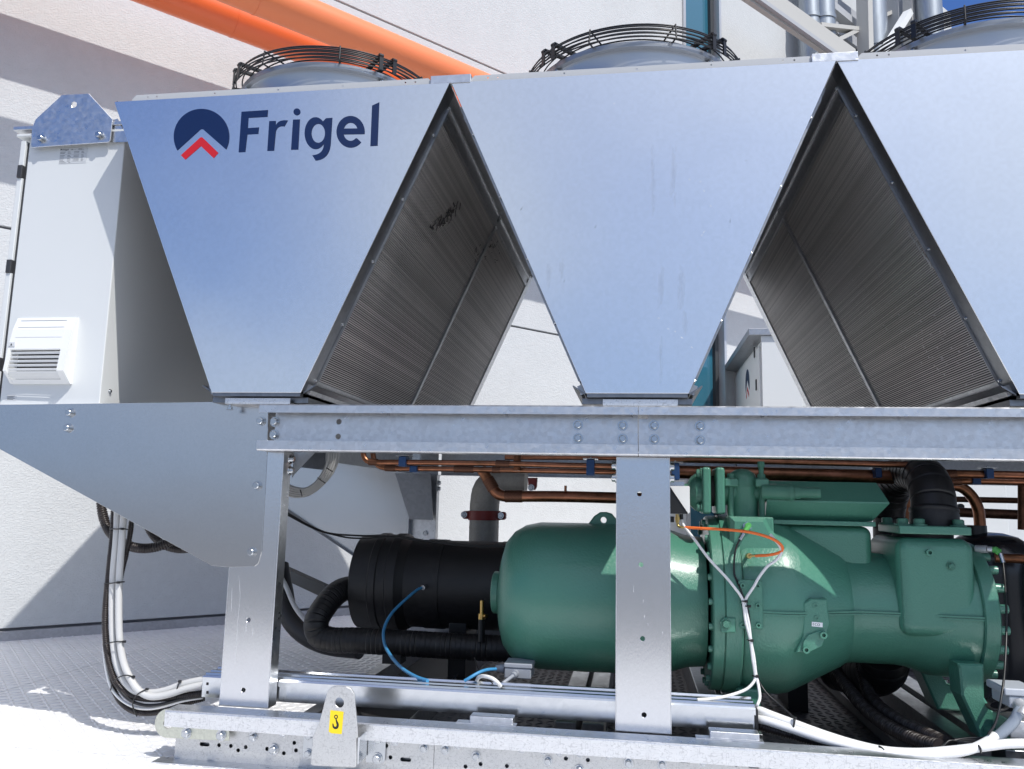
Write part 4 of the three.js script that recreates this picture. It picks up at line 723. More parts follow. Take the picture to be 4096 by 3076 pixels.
// ---------------------------------------------------------------- green screw compressor
const AY = 0.497, AZ = -0.57;
{
  const t = thing('screw_compressor', 'big green screw compressor lying behind the centre post', 'compressor', V(0.95, 0.15, AZ));
  const L = (pts, seg = 72, cr = 0.5) => latheX(pts, 0, AY, AZ, seg, cr);
  const mo = part('motor_housing', L([[0.13, 0], [0.13, 0.095], [0.134, 0.15], [0.148, 0.195], [0.175, 0.228], [0.215, 0.252], [0.27, 0.264], [0.45, 0.2655], [0.66, 0.262], [0.74, 0.252], [0.80, 0.232], [0.862, 0.226]], 96, 0.7), M.green, t);
  part('end_boss', L([[0.094, 0], [0.094, 0.072], [0.098, 0.077], [0.118, 0.077], [0.120, 0.074], [0.138, 0.078], [0.150, 0.085]], 48), M.green, mo);
  part('weld_lip', L([[0.60, 0.255], [0.602, 0.2665], [0.606, 0.2665], [0.608, 0.255]]), M.green, mo);
  // lifting eye
  const e = (x, y) => { const v = q(2, 2, x, y, -0.57); return [v.x, v.y]; }, eh = e(790, 1165);
  part('lifting_eye', slab(shapeOf([e(655, 1203), e(710, 1130), e(760, 1097), e(815, 1095), e(862, 1110), e(960, 1230), e(950, 1290), e(655, 1290)], [[eh[0], eh[1], 0.0165]]), -0.595, -0.555, 0.005, 20), M.green, mo);
  const fl = part('flange', L([[0.872, 0.2], [0.872, 0.297], [0.876, 0.302], [0.908, 0.304], [0.910, 0.300], [0.912, 0.300], [0.914, 0.306], [0.962, 0.312], [0.968, 0.308], [0.968, 0.26]], 96), M.green, t);
  for (let i = 0; i < 22; i++) { const a = (i + 0.35) / 22 * Math.PI * 2; placed('flange_bolt', G.cap10, M.green, fl, V(0.872, AY + 0.279 * Math.sin(a), AZ + 0.279 * Math.cos(a)), LEFTQ); }
  // rotor housing: big bell, cone, waist and outlet end
  const rh = part('rotor_housing', L([[0.969, 0.27], [0.972, 0.296], [0.99, 0.302], [1.10, 0.304], [1.135, 0.298], [1.16, 0.286], [1.318, 0.205], [1.335, 0.192], [1.36, 0.188], [1.50, 0.188], [1.535, 0.192], [1.575, 0.205], [1.61, 0.216], [1.66, 0.219], [1.722, 0.219]], 96, 0.45), M.green, t);
  // parting seam round the middle
  const seam = (y, e) => { const pr = [[0.972, 0.30], [1.10, 0.308], [1.14, 0.3], [1.325, 0.205], [1.36, 0.192], [1.50, 0.192], [1.61, 0.221], [1.722, 0.224]]; const up = pr.map((p) => [p[0], AZ + p[1] + e]), dn = pr.slice().reverse().map((p) => [p[0], AZ - p[1] - e]); return profY([...up, ...dn], y - 0.0028, y + 0.0028); };
  part('parting_seam', [seam(AY + 0.005, 0.004), seam(AY - 0.003, 0.0015)], M.green, rh);
  const ef = part('end_flange', L([[1.7222, 0.21], [1.7224, 0.226], [1.726, 0.232], [1.766, 0.234], [1.771, 0.228], [1.772, 0]], 96), M.green, t);
  for (let i = 0; i < 20; i++) { const a = (i + 0.5) / 20 * Math.PI * 2; placed('flange_bolt', (() => G.endBolt || (G.endBolt = (() => { const g = new THREE.CylinderGeometry(0.0135, 0.0145, 0.03, 20); g.rotateX(Math.PI / 2); g.translate(0, 0, 0.015); return uvM(g); })()))(), M.green, ef, V(1.768, AY + 0.2125 * Math.sin(a), AZ + 0.2125 * Math.cos(a)), RIGHTQ); }
  // boxy discharge block on the right, with its top flange
  part('discharge_block', box(1.474, 1.714, 0.43, 0.747, AZ - 0.14, AZ + 0.2165, 0.04, 4), M.green, t);
  const df = part('discharge_flange', box(1.484, 1.708, 0.759, 0.787, AZ - 0.035, AZ + 0.205, 0.005), M.green, t);
  part('gasket', cyl(V(1.595, 0.746, AZ + 0.083), V(1.595, 0.76, AZ + 0.083), 0.095, 32), M.dark, df);
  for (const [x, z] of [[1.506, 0.17], [1.68, 0.17], [1.506, 0.0], [1.68, 0.0], [1.555, 0.178]]) placed('bolt', (G.greenHex || (G.greenHex = hexBolt(0.0185))), M.green, df, V(x, 0.787, AZ + z), UPQ);
  placed('plug', G.cap10, M.green, t, q(3, 2, 1388, 1445, AZ + 0.2165).setZ(AZ + 0.216), FRONT);
  placed('plug', G.bolt10, M.green, t, q(3, 2, 1575, 1563, AZ + 0.2165).setZ(AZ + 0.216), FRONT);
  // saddle of the rotor housing under the terminal box
  part('upper_body', [slab(shapeOf([[0.975, 0.60], [1.02, 0.74], [1.09, 0.745], [1.12, 0.74], [1.45, 0.685], [1.52, 0.68], [1.56, 0.66], [1.56, 0.55], [0.975, 0.55]]), AZ - 0.16, AZ + 0.075, 0.03)], M.green, t);
  // ramp that carries the valve block
  const rp = (c, x, y) => { const v = q(c, 2, x, y, -0.34); return [v.x, v.y]; };
  part('shoulder', slab(shapeOf([[0.935, 0.62], [0.94, 0.80], [1.055, 0.80], [1.075, 0.76], [1.17, 0.66], [1.235, 0.56], [1.25, 0.53], [1.13, 0.53], [1.05, 0.60]]), AZ - 0.1, AZ + 0.225, 0.014), M.green, t);
  // terminal box
  const zt0 = AZ - 0.19, zt1 = AZ + 0.13, X0 = 1.075, X1 = 1.478;
  const sec = [[zt1 - 0.075, 0.93], [zt1, 0.862], [zt1, 0.856], [zt1 - 0.05, 0.795], [zt0 + 0.05, 0.795], [zt0, 0.86], [zt0 + 0.06, 0.93]];
  const tb = (() => { const lo = [], g = new THREE.BufferGeometry(); const n = sec.length, pos = [], idx = []; const xs = (y, e) => e < 0 ? X0 : (y > 0.9 ? X1 - 0.018 : y < 0.82 ? X1 - 0.045 : X1); for (const e of [-1, 1]) for (const s of sec) pos.push(xs(s[1], e), s[1], s[0]); for (let i = 0; i < n; i++) { const j = (i + 1) % n; idx.push(i, j, n + i, j, n + j, n + i); } for (let i = 1; i < n - 1; i++) { idx.push(0, i + 1, i, n, n + i, n + i + 1); } g.setAttribute('position', new THREE.Float32BufferAttribute(pos, 3)); g.setIndex(idx); let h = g.toNonIndexed(); h.computeVertexNormals(); return uvM(h); })();
  const tbx = part('terminal_box', tb, M.green, t);
  part('box_rim', box(X0 + 0.02, X1 - 0.042, 0.778, 0.7945, zt0 + 0.04, zt1 - 0.012, 0.003), M.green, tbx);
  part('box_neck', box(X0 + 0.012, X1 - 0.05, 0.60, 0.7775, zt0 + 0.06, zt1 - 0.025, 0.03, 3), M.green, tbx);
  // inlet valve with its flanges
  const VZ = -0.50;
  const vf = (x0, x1) => part('valve_flange', box(x0, x1, 0.808, 0.972, VZ - 0.08, VZ + 0.085, 0.010), M.green, t);
  vf(0.853, 0.884); vf(0.900, 0.932);
  part('flange_gap', cyl(V(0.884, 0.89, VZ), V(0.90, 0.89, VZ), 0.055, 32), M.dark, t);
  part('valve_cone', latheX([[0.790, 0.0], [0.790, 0.026], [0.806, 0.030], [0.818, 0.052], [0.834, 0.066], [0.8535, 0.068]], 0, 0.885, VZ, 40, 0.6), M.green, t);
  const vd = part('valve_body', [latheY([[0.055, 0.80], [0.056, 0.905], [0.058, 0.915], [0.054, 0.935], [0.042, 0.955], [0.022, 0.968], [0, 0.971]], 1.0, 0, VZ, 40, 0.7), cyl(V(0.93, 0.89, VZ), V(1.0, 0.89, VZ), 0.05, 32), cyl(V(1.0, 0.887, VZ), V(1.115, 0.887, VZ + 0.03), 0.032, 28)], M.green, t);
  for (const x of [0.955, 1.060]) { part('ear', box(x - 0.024, x + 0.024, 0.905, 0.934, VZ + 0.012, VZ + 0.07, 0.006), M.green, vd); part('stud', cyl(V(x, 0.80, VZ + 0.045), V(x, 0.93, VZ + 0.045), 0.0105, 16), M.green, vd); placed('nut', (G.greenNut || (G.greenNut = hexBolt(0.0145))), M.green, vd, V(x, 0.934, VZ + 0.045), UPQ); }
  for (const y of [0.83, 0.95]) placed('bolt', G.greenNut, M.green, t, V(0.853, y, VZ + 0.06), LEFTQ);
  part('stem', [cyl(V(1.06, 0.95, VZ + 0.045), V(1.06, 0.99, VZ + 0.045), 0.009, 12), cyl(V(1.06, 0.975, VZ + 0.045), V(1.06, 0.995, VZ + 0.045), 0.013, 6)], M.green, vd);
  const sh = part('shutoff_stem', [cyl(V(1.06, 0.889, VZ + 0.06), V(1.14, 0.889, VZ + 0.075), 0.026, 24), cyl(V(1.14, 0.889, VZ + 0.075), V(1.165, 0.889, VZ + 0.08), 0.028, 8), cyl(V(1.165, 0.889, VZ + 0.08), V(1.183, 0.889, VZ + 0.083), 0.023, 24), cyl(V(1.183, 0.889, VZ + 0.083), V(1.248, 0.889, VZ + 0.097), 0.0185, 24)], M.green, t);
  part('knurl', cyl(V(1.150, 0.889, VZ + 0.077), V(1.158, 0.889, VZ + 0.0785), 0.031, 16), M.green, sh);
  part('valve_base', box(0.938, 1.088, 0.72, 0.803, VZ - 0.1, VZ + 0.115, 0.006), M.green, t);
  // covers on the front
  const zr = AZ + 0.3005, cp = (c, r, x, y, z = zr) => { const v = q(c, r, x, y, z); return [v.x, v.y]; };
  const cov = part('oil_cover', slab(shapeOf([cp(2, 3, 1950, 40), cp(2, 3, 1965, 25), cp(2, 3, 2140, 30), cp(2, 3, 2155, 45), cp(2, 3, 2165, 440), cp(2, 3, 2150, 452), cp(2, 3, 1965, 448), cp(2, 3, 1953, 430)]), zr - 0.02, zr + 0.010, 0.002), M.green, t);
  for (const [x, y] of [[1988, 75], [2118, 80], [2120, 250], [1985, 243], [1990, 415], [2125, 420]]) placed('cap_bolt', G.cap6, M.green, cov, q(2, 3, x, y, zr + 0.010), FRONT);
  const pad = part('drain_boss', slab(shapeOf([cp(2, 3, 1795, 380), cp(2, 3, 1830, 350), cp(2, 3, 1925, 352), cp(2, 3, 1925, 480), cp(2, 3, 1800, 478)]), zr - 0.03, zr + 0.0135, 0.003), M.green, t);
  placed('drain_plug', hexBolt(0.0125), M.green, pad, q(2, 3, 1845, 410, zr + 0.0135), FRONT);
  const zc2 = AZ + 0.288, eco = part('economiser_cover', slab(shapeOf([cp(3, 3, 375, 190, zc2), cp(3, 3, 512, 195, zc2), cp(3, 3, 520, 300, zc2), cp(3, 3, 538, 400, zc2), cp(3, 3, 530, 440, zc2), cp(3, 3, 500, 520, zc2), cp(3, 3, 330, 662, zc2), cp(3, 3, 240, 660, zc2), cp(3, 3, 300, 520, zc2), cp(3, 3, 305, 230, zc2)]), zc2 - 0.08, zc2, 0.004), M.green, t);
  const ecp = part('cover_plate', slab(shapeOf([cp(3, 3, 300, 560, zc2), cp(3, 3, 340, 500, zc2), cp(3, 3, 440, 465, zc2), cp(3, 3, 490, 470, zc2), cp(3, 3, 500, 510, zc2), cp(3, 3, 460, 600, zc2), cp(3, 3, 330, 662, zc2), cp(3, 3, 290, 640, zc2)]), zc2 + 0.0002, zc2 + 0.008, 0.002), M.green, eco);
  for (const [x, y] of [[475, 503], [326, 630]]) placed('cap_bolt', G.cap10, M.green, ecp, q(3, 3, x, y, zc2 + 0.008), FRONT);
  for (const [x, y] of [[405, 245], [415, 355]]) placed('pin', G.cap6, M.green, eco, q(3, 3, x, y, zc2 - 0.006), FRONT);
  { const cv = document.createElement('canvas'); cv.width = 256; cv.height = 128; const c = cv.getContext('2d'); c.fillStyle = '#e8eaea'; c.fillRect(0, 0, 256, 128); c.fillStyle = '#15181a'; c.font = '96px sans-serif'; c.fillText('ECO', 14, 98); const ct = new THREE.CanvasTexture(cv); ct.colorSpace = THREE.SRGBColorSpace; ct.magFilter = THREE.LinearFilter; const a = cp(3, 3, 377, 390, zc2), b = cp(3, 3, 472, 438, zc2); const g = new THREE.BoxGeometry(b[0] - a[0], (a[1] - b[1]) * 0.9, 0.0006); g.rotateZ(-0.06); g.translate((a[0] + b[0]) / 2, (a[1] + b[1]) / 2, zc2 + 0.0007); part('label_sticker', g, new THREE.MeshStandardMaterial({ map: ct, roughness: 0.5 }), eco); }
  // feet
  const foot = (x, s, n) => { const zf = AZ + s * 0.225, f = part('foot', [slab(shapeOf([[x - 0.065, 0.345], [x - 0.07, 0.36], [x + 0.008, 0.36], [x + 0.004, 0.26], [x + 0.024, 0.225], [x + 0.085, 0.20], [x + 0.085, 0.135], [x - 0.01, 0.135], [x - 0.062, 0.262]]), s > 0 ? zf - 0.09 : zf - 0.03, s > 0 ? zf + 0.012 : zf + 0.09, 0.006), box(x - 0.004, x + 0.10, 0.1345, 0.176, zf - 0.05, zf + 0.042, 0.008)], M.green, t); part('washer', cyl(V(x + 0.045, 0.1765, zf + 0.012), V(x + 0.045, 0.183, zf + 0.012), 0.027, 24), M.zinc, f); part('nut', cyl(V(x + 0.045, 0.183, zf + 0.012), V(x + 0.045, 0.205, zf + 0.012), 0.018, 6), M.zinc, f); part('stud', cyl(V(x + 0.045, 0.205, zf + 0.012), V(x + 0.045, 0.226, zf + 0.012), 0.0105, 12), M.zinc, f); };
  foot(1.70, 1); foot(1.70, -1);
  part('foot', box(0.955, 1.03, 0.13, 0.24, AZ - 0.25, AZ + 0.2, 0.01), M.green, t);
}

// ---------------------------------------------------------------- vessels
{
  const y = 0.452, z = -1.25, r = 0.198;
  const t = thing('evaporator', 'long black insulated evaporator vessel behind the green compressor', 'vessel', V(1.2, 0.2, z));
  part('shell', latheX([[-0.40, 0], [-0.40, r], [2.9, r], [2.9, 0]], 0, y, z, 80), M.rubber, t);
  const hd = part('end_head', latheX([[-0.66, 0], [-0.66, 0.14], [-0.655, 0.19], [-0.645, 0.212], [-0.56, 0.218], [-0.555, 0.224], [-0.525, 0.224], [-0.52, 0.218], [-0.48, 0.218], [-0.475, 0.224], [-0.435, 0.224], [-0.425, 0.214], [-0.40, 0.2]], 0, y, z, 80, 0.6), M.rubber, t);
  part('seam_strip', [latheX([[0.02, r - 0.01], [0.021, r + 0.003], [0.035, r + 0.003], [0.036, r - 0.01]], 0, y, z, 80), latheX([[-0.33, r - 0.01], [-0.329, r + 0.004], [-0.24, r + 0.004], [-0.239, r - 0.01]], 0, y, z, 80)], M.rubber, t);
  for (const x of [-0.20, 1.25]) part('saddle', box(x, x + 0.08, 0.0005, 0.3, z - 0.14, z + 0.12, 0.004), M.black, t);
  const t2 = thing('oil_separator', 'glossy black domed tank with copper riser behind the compressor at right', 'vessel', V(2.28, 0.3, -1.05));
  const c = q(3, 2, 1960, 1440, -0.95);
  part('tank', latheY([[0, c.y + 0.075], [0.05, c.y + 0.072], [0.10, c.y + 0.058], [0.14, c.y + 0.03], [0.158, c.y - 0.02], [0.16, c.y - 0.08], [0.16, 0.1], [0, 0.1]], c.x - 0.01, 0, -0.98, 56, 0.7), M.blackShiny, t2);
  part('nozzle', cyl(V(c.x - 0.06, c.y + 0.04, -0.98), V(c.x - 0.06, c.y + 0.10, -0.98), 0.045, 24), M.black, t2);
  const t3 = thing('compressor_end', 'edge of a second green compressor at the right picture edge', 'compressor', V(2.6, 0.5, -0.7));
  part('motor_housing', latheX([[2.30, 0], [2.30, 0.1], [2.315, 0.18], [2.36, 0.23], [2.42, 0.255], [2.9, 0.26]], 0, 0.5, -0.75, 64, 0.7), M.green, t3);
  part('end_boss', latheX([[2.27, 0], [2.27, 0.07], [2.30, 0.075]], 0, 0.5, -0.75, 40), M.green, t3);
}

// ---------------------------------------------------------------- insulated pipes
const wrap = (r, p, d = 0.0035) => (s) => { const k = (s / p) % 1; return r + d * (k < 0.12 ? -0.9 + k / 0.06 * 0.6 : 0.28 - 0.3 * k); };
{
  const z0 = -0.92, P = (x, y, z = z0) => q(1, 3, x, y, z);
  const t = thing('insulated_pipe', 'black taped insulated pipe curling in a U from the left vessel end', 'insulated pipe', P(600, 500));
  part('pipe', sweep([P(900, 95, -1.2), P(800, 100, -1.15), P(690, 150, -1.05), P(585, 270, -0.97), P(520, 400), P(545, 505), P(640, 545), P(850, 550), P(1200, 570), P(1700, 600), P(2300, 630), P(2800, 650)], wrap(0.0525, 0.0215, 0.006), { step: 0.0035, rs: 28 }), M.rubber, t);
  part('support_block', box(P(1110, 640).x, P(1270, 640).x, P(1200, 745).y, P(1200, 640).y, z0 - 0.05, z0 + 0.03), M.black, t);
  const s = thing('service_valve', 'brass service valve standing on a black sleeve of the taped pipe', 'valve', P(1945, 560, -0.87));
  part('sleeve', cyl(P(1945, 560, -0.87), P(1947, 365, -0.87), 0.0145, 20), M.black, s);
  part('valve_body', [cyl(P(1947, 368, -0.87), P(1949, 320, -0.87), 0.0155, 20), cyl(P(1949, 320, -0.87), P(1950, 212, -0.87), 0.0088, 16), cyl(P(1950, 212, -0.87), P(1950, 206, -0.87), 0.0075, 16), cyl(P(1955, 342, -0.87), P(1990, 342, -0.85), 0.008, 12)], M.brass, s);
}
{
  const P = (x, y, z) => q(3, 2, x, y, z);
  const t = thing('insulated_pipe', 'thick black taped elbow pipe arching over behind the green terminal box', 'insulated pipe', P(1440, 1210, -0.58));
  part('pipe', sweep([P(1437, 1225, -0.49), P(1432, 1100, -0.49), P(1420, 960, -0.51), P(1375, 830, -0.57), P(1290, 765, -0.69), P(1180, 765, -0.85), P(1090, 840, -0.95), P(1050, 980, -1.0), P(1045, 1150, -1.02), P(1043, 1500, -1.03), P(1043, 1700, -1.05)], (s, L) => { const w = wrap(0.0715, 0.046, 0.006)(s); return w + (s < 0.06 ? 0.006 : 0) - (s > L * 0.62 ? 0.012 * Math.min(1, (s - L * 0.62) / 0.1) : 0); }, { step: 0.004, rs: 40 }), M.rubber, t);
  const R = (x, y, z) => q(3, 3, x, y, z);
  const u = thing('insulated_pipe', 'fat black insulated elbow hanging under the compressor waist', 'insulated pipe', R(960, 800, -0.8));
  part('pipe', sweep([R(1000, 640, -0.72), R(1000, 760, -0.78), R(930, 830, -0.9), R(780, 840, -1.05), R(600, 800, -1.2)], wrap(0.085, 0.05, 0.003), { step: 0.006, rs: 36 }), M.rubber, u);
  const w = thing('insulated_pipe', 'thin black pipe behind the left front post bending down to the floor', 'insulated pipe', q(1, 3, 300, 350, -1.5));
  part('pipe', sweep([q(1, 2, 200, 1560, -1.6), q(1, 3, 235, 120, -1.55), q(1, 3, 280, 330, -1.5), q(1, 3, 400, 480, -1.45), q(1, 3, 600, 580, -1.4), q(1, 3, 900, 620, -1.35)], 0.05, { step: 0.02, rs: 24 }), M.rubber, w);
  const d = thing('floor_bar', 'dark grey square bar leaning across behind the black pipe bend', 'bar', q(1, 3, 400, 100, -1.9));
  part('bar', bar(q(1, 2, 150, 1570, -1.9), q(1, 3, 700, 170, -1.7), 0.05, 0.06), M.frameDark, d);
}

// ---------------------------------------------------------------- copper pipework and blue clamps
{
  const joint = (t, a, b, r) => part('solder_joint', cyl(a, b, r, 20), M.copperDark, t);
  const run = (label, pts, r, joints = [], mat = M.copper) => { const t = thing('copper_pipe', label, 'copper pipe', pts[0]); part('pipe', sweep(pts, r, { step: 0.012, rs: 20 }), mat, t); for (const [a, b] of joints) joint(t, a, b, r + 0.0025); return t; };
  const A = (c, x, y, z) => q(c, 2, x, y, z);
  run('upper front copper pipe with an elbow at its left end, below the beam', [A(1, 925, 500, -0.45), A(1, 927, 590, -0.45), A(1, 938, 632, -0.45), A(1, 968, 660, -0.45), A(1, 1010, 666, -0.45), A(1, 1300, 668, -0.45), A(1, 2209, 680, -0.45), A(2, 400, 692, -0.45), A(2, 1100, 705, -0.45)], 0.0105, [[A(1, 975, 663, -0.45), A(1, 1050, 667, -0.45)], [A(1, 2070, 677, -0.45), A(1, 2190, 680, -0.45)]]);
  run('lower front copper pipe running just under the upper one', [A(1, 1010, 500, -0.54), A(1, 1012, 610, -0.54), A(1, 1030, 668, -0.54), A(1, 1075, 705, -0.54), A(1, 1130, 716, -0.54), A(1, 1500, 722, -0.54), A(1, 2209, 735, -0.54), A(2, 400, 742, -0.54), A(2, 1100, 755, -0.54)], 0.0105, [[A(1, 1115, 715, -0.54), A(1, 1205, 718, -0.54)], [A(1, 1710, 726, -0.54), A(1, 1880, 729, -0.54)], [A(1, 2040, 732, -0.54), A(1, 2110, 733, -0.54)]]);
  run('thin copper pipe highest under the beam, passing behind the centre post', [A(1, 2150, 622, -0.62), A(2, 100, 622, -0.62), A(2, 870, 625, -0.62), A(2, 1500, 645, -0.62), A(3, 0, 660, -0.62), A(3, 1300, 690, -0.62)], 0.0115);
  run('copper tee branch rising between the two front copper pipes', [A(2, 45, 740, -0.5), A(2, 45, 590, -0.5), A(2, 45, 480, -0.5)], 0.0145);
  run('thick copper pipe right of the centre post ending at the black elbow', [A(2, 1000, 740, -0.80), A(2, 1500, 752, -0.80), A(3, 0, 768, -0.80), A(3, 1100, 795, -0.80)], 0.0265);
  run('copper suction line stepping down and passing behind the centre post', [A(1, 1940, 720, -0.62), A(1, 1985, 790, -0.62), A(1, 2035, 870, -0.62), A(1, 2075, 930, -0.62), A(1, 2130, 957, -0.62), A(1, 2209, 960, -0.62), A(2, 400, 962, -0.62), A(2, 1300, 985, -0.62)], 0.0215, [[A(1, 2000, 810, -0.62), A(1, 2052, 900, -0.62)], [A(1, 2150, 959, -0.62), A(2, 90, 960, -0.62)]]);
  run('short copper stub standing on the suction line', [A(2, 462, 930, -0.62), A(2, 462, 868, -0.62)], 0.005);
  run('upper right copper pipe held in a blue clamp', [A(3, 1500, 770, -0.75), A(3, 1650, 768, -0.75), A(3, 2209, 780, -0.75), A(3, 2700, 790, -0.75)], 0.0155, [[A(3, 1500, 770, -0.75), A(3, 1620, 770, -0.75)]]);
  run('lower right copper pipe held in a blue clamp', [A(3, 1540, 830, -0.82), A(3, 1700, 824, -0.82), A(3, 2209, 832, -0.82), A(3, 2700, 845, -0.82)], 0.0155, [[A(3, 1550, 830, -0.82), A(3, 1660, 826, -0.82)]]);
  run('copper bend dropping to the glossy black tank', [A(3, 1560, 865, -0.98), A(3, 1660, 880, -0.98), A(3, 1750, 950, -0.98), A(3, 1810, 1060, -0.98), A(3, 1825, 1150, -0.98), A(3, 1832, 1270, -0.98)], 0.0215, [[A(3, 1830, 1220, -0.98), A(3, 1832, 1260, -0.98)]]);
  run('copper riser half hidden between the two legs of the black elbow', [A(3, 1300, 880, -1.3), A(3, 1230, 920, -1.3), A(3, 1195, 1010, -1.3), A(3, 1190, 1180, -1.3)], 0.018);
  run('dark copper cross pipe low behind the tank at right', [A(3, 1560, 1095, -1.5), A(3, 2300, 1125, -1.5)], 0.022, [], M.copperDark);
  run('dark copper pipe above the cross pipe at right', [A(3, 1560, 985, -1.7), A(3, 2300, 1000, -1.7)], 0.014, [], M.copperDark);
  run('upright copper pipe at the right picture edge', [A(3, 2195, 830, -0.9), A(3, 2195, 1250, -0.9)], 0.016, [], M.copperDark);
  run('copper stub leaving the black tank at the right edge', [A(3, 1960, 1490, -0.72), A(3, 2209, 1500, -0.7), A(3, 2500, 1510, -0.7)], 0.017);
  const clamp = (c, x0, y0, x1, y1, z, label, r) => { const a = A(c, x0, y0, z), b = A(c, x1, y1, z), t = thing('pipe_clamp', label, 'clamp', a, 'blue plastic pipe clamps'); part('clamp', box(a.x, b.x, b.y, a.y, z - 0.05, z + 0.004, 0.003), M.clampBlue, t); part('rail', box(a.x - 0.012, b.x + 0.012, a.y + 0.0005, a.y + 0.004, z - 0.05, z + 0.01), M.zinc, t); placed('stud', G.bolt4, M.zinc, t, V((a.x + b.x) / 2, a.y + 0.004, z - 0.02), UPQ); };
  clamp(1, 1232, 615, 1292, 703, -0.43, 'blue clamp on the upper front copper pipe near its elbow');
  clamp(1, 1325, 697, 1387, 752, -0.52, 'blue clamp on the lower front copper pipe below and right of the elbow');
  clamp(2, 642, 640, 710, 782, -0.42, 'dark blue clamp holding both copper pipes left of the centre post');
  clamp(2, 1378, 672, 1446, 820, -0.42, 'dark blue clamp right of the centre post above the black and white box');
  clamp(3, 1880, 718, 1952, 808, -0.72, 'bright blue clamp on the upper right copper pipe');
  clamp(3, 1765, 797, 1840, 860, -0.80, 'bright blue clamp on the lower right copper pipe');
  clamp(3, 925, 715, 985, 800, -0.74, 'dark blue clamp just left of the black elbow');
}

// ---------------------------------------------------------------- water pipe with red coupling
{
  const z = -1.75, P = (x, y) => q(1, 2, x, y, z), t = thing('water_pipe', 'dull grey steel water pipe with elbow and red coupling behind the vessel', 'water pipe', P(1960, 1300));
  part('pipe', sweep([P(1960, 1550), P(1968, 1200), P(1976, 1000), P(2000, 900), P(2080, 840), P(2200, 825), P(2330, 830)], 0.078, { step: 0.02, rs: 36 }), M.steelPipe, t);
  part('weld_bead', [cyl(P(1973, 1022), P(1973, 1028), 0.0795, 36), cyl(P(1967, 1222), P(1967, 1228), 0.0795, 36)], M.steelPipe, t);
  const c = part('coupling', [cyl(P(1970, 1085), P(1969, 1165), 0.086, 36), box(P(1785, 1125).x, P(2160, 1125).x, P(1970, 1160).y, P(1970, 1090).y, z - 0.02, z + 0.03, 0.012)], M.red, t);
  for (const x of [1795, 2112]) placed('coupling_bolt', G.bolt12, M.zinc, c, q(1, 2, x, x < 1900 ? 1118 : 1127, z + 0.03), FRONT);
  const c2 = thing('coupling', 'red pipe coupling lug with bolt beside the centre post above the copper line', 'coupling', q(2, 2, 175, 870, -1.6));
  const R = (x, y) => { const v = q(2, 2, x, y, -1.6); return [v.x, v.y]; };
  part('lug', slab(shapeOf([R(135, 800), R(215, 800), R(210, 880), R(195, 905), R(155, 905), R(140, 880)]), -1.64, -1.6, 0.004), M.red, c2);
  placed('coupling_bolt', G.bolt12, M.zinc, c2, q(2, 2, 165, 885, -1.6), FRONT);
}

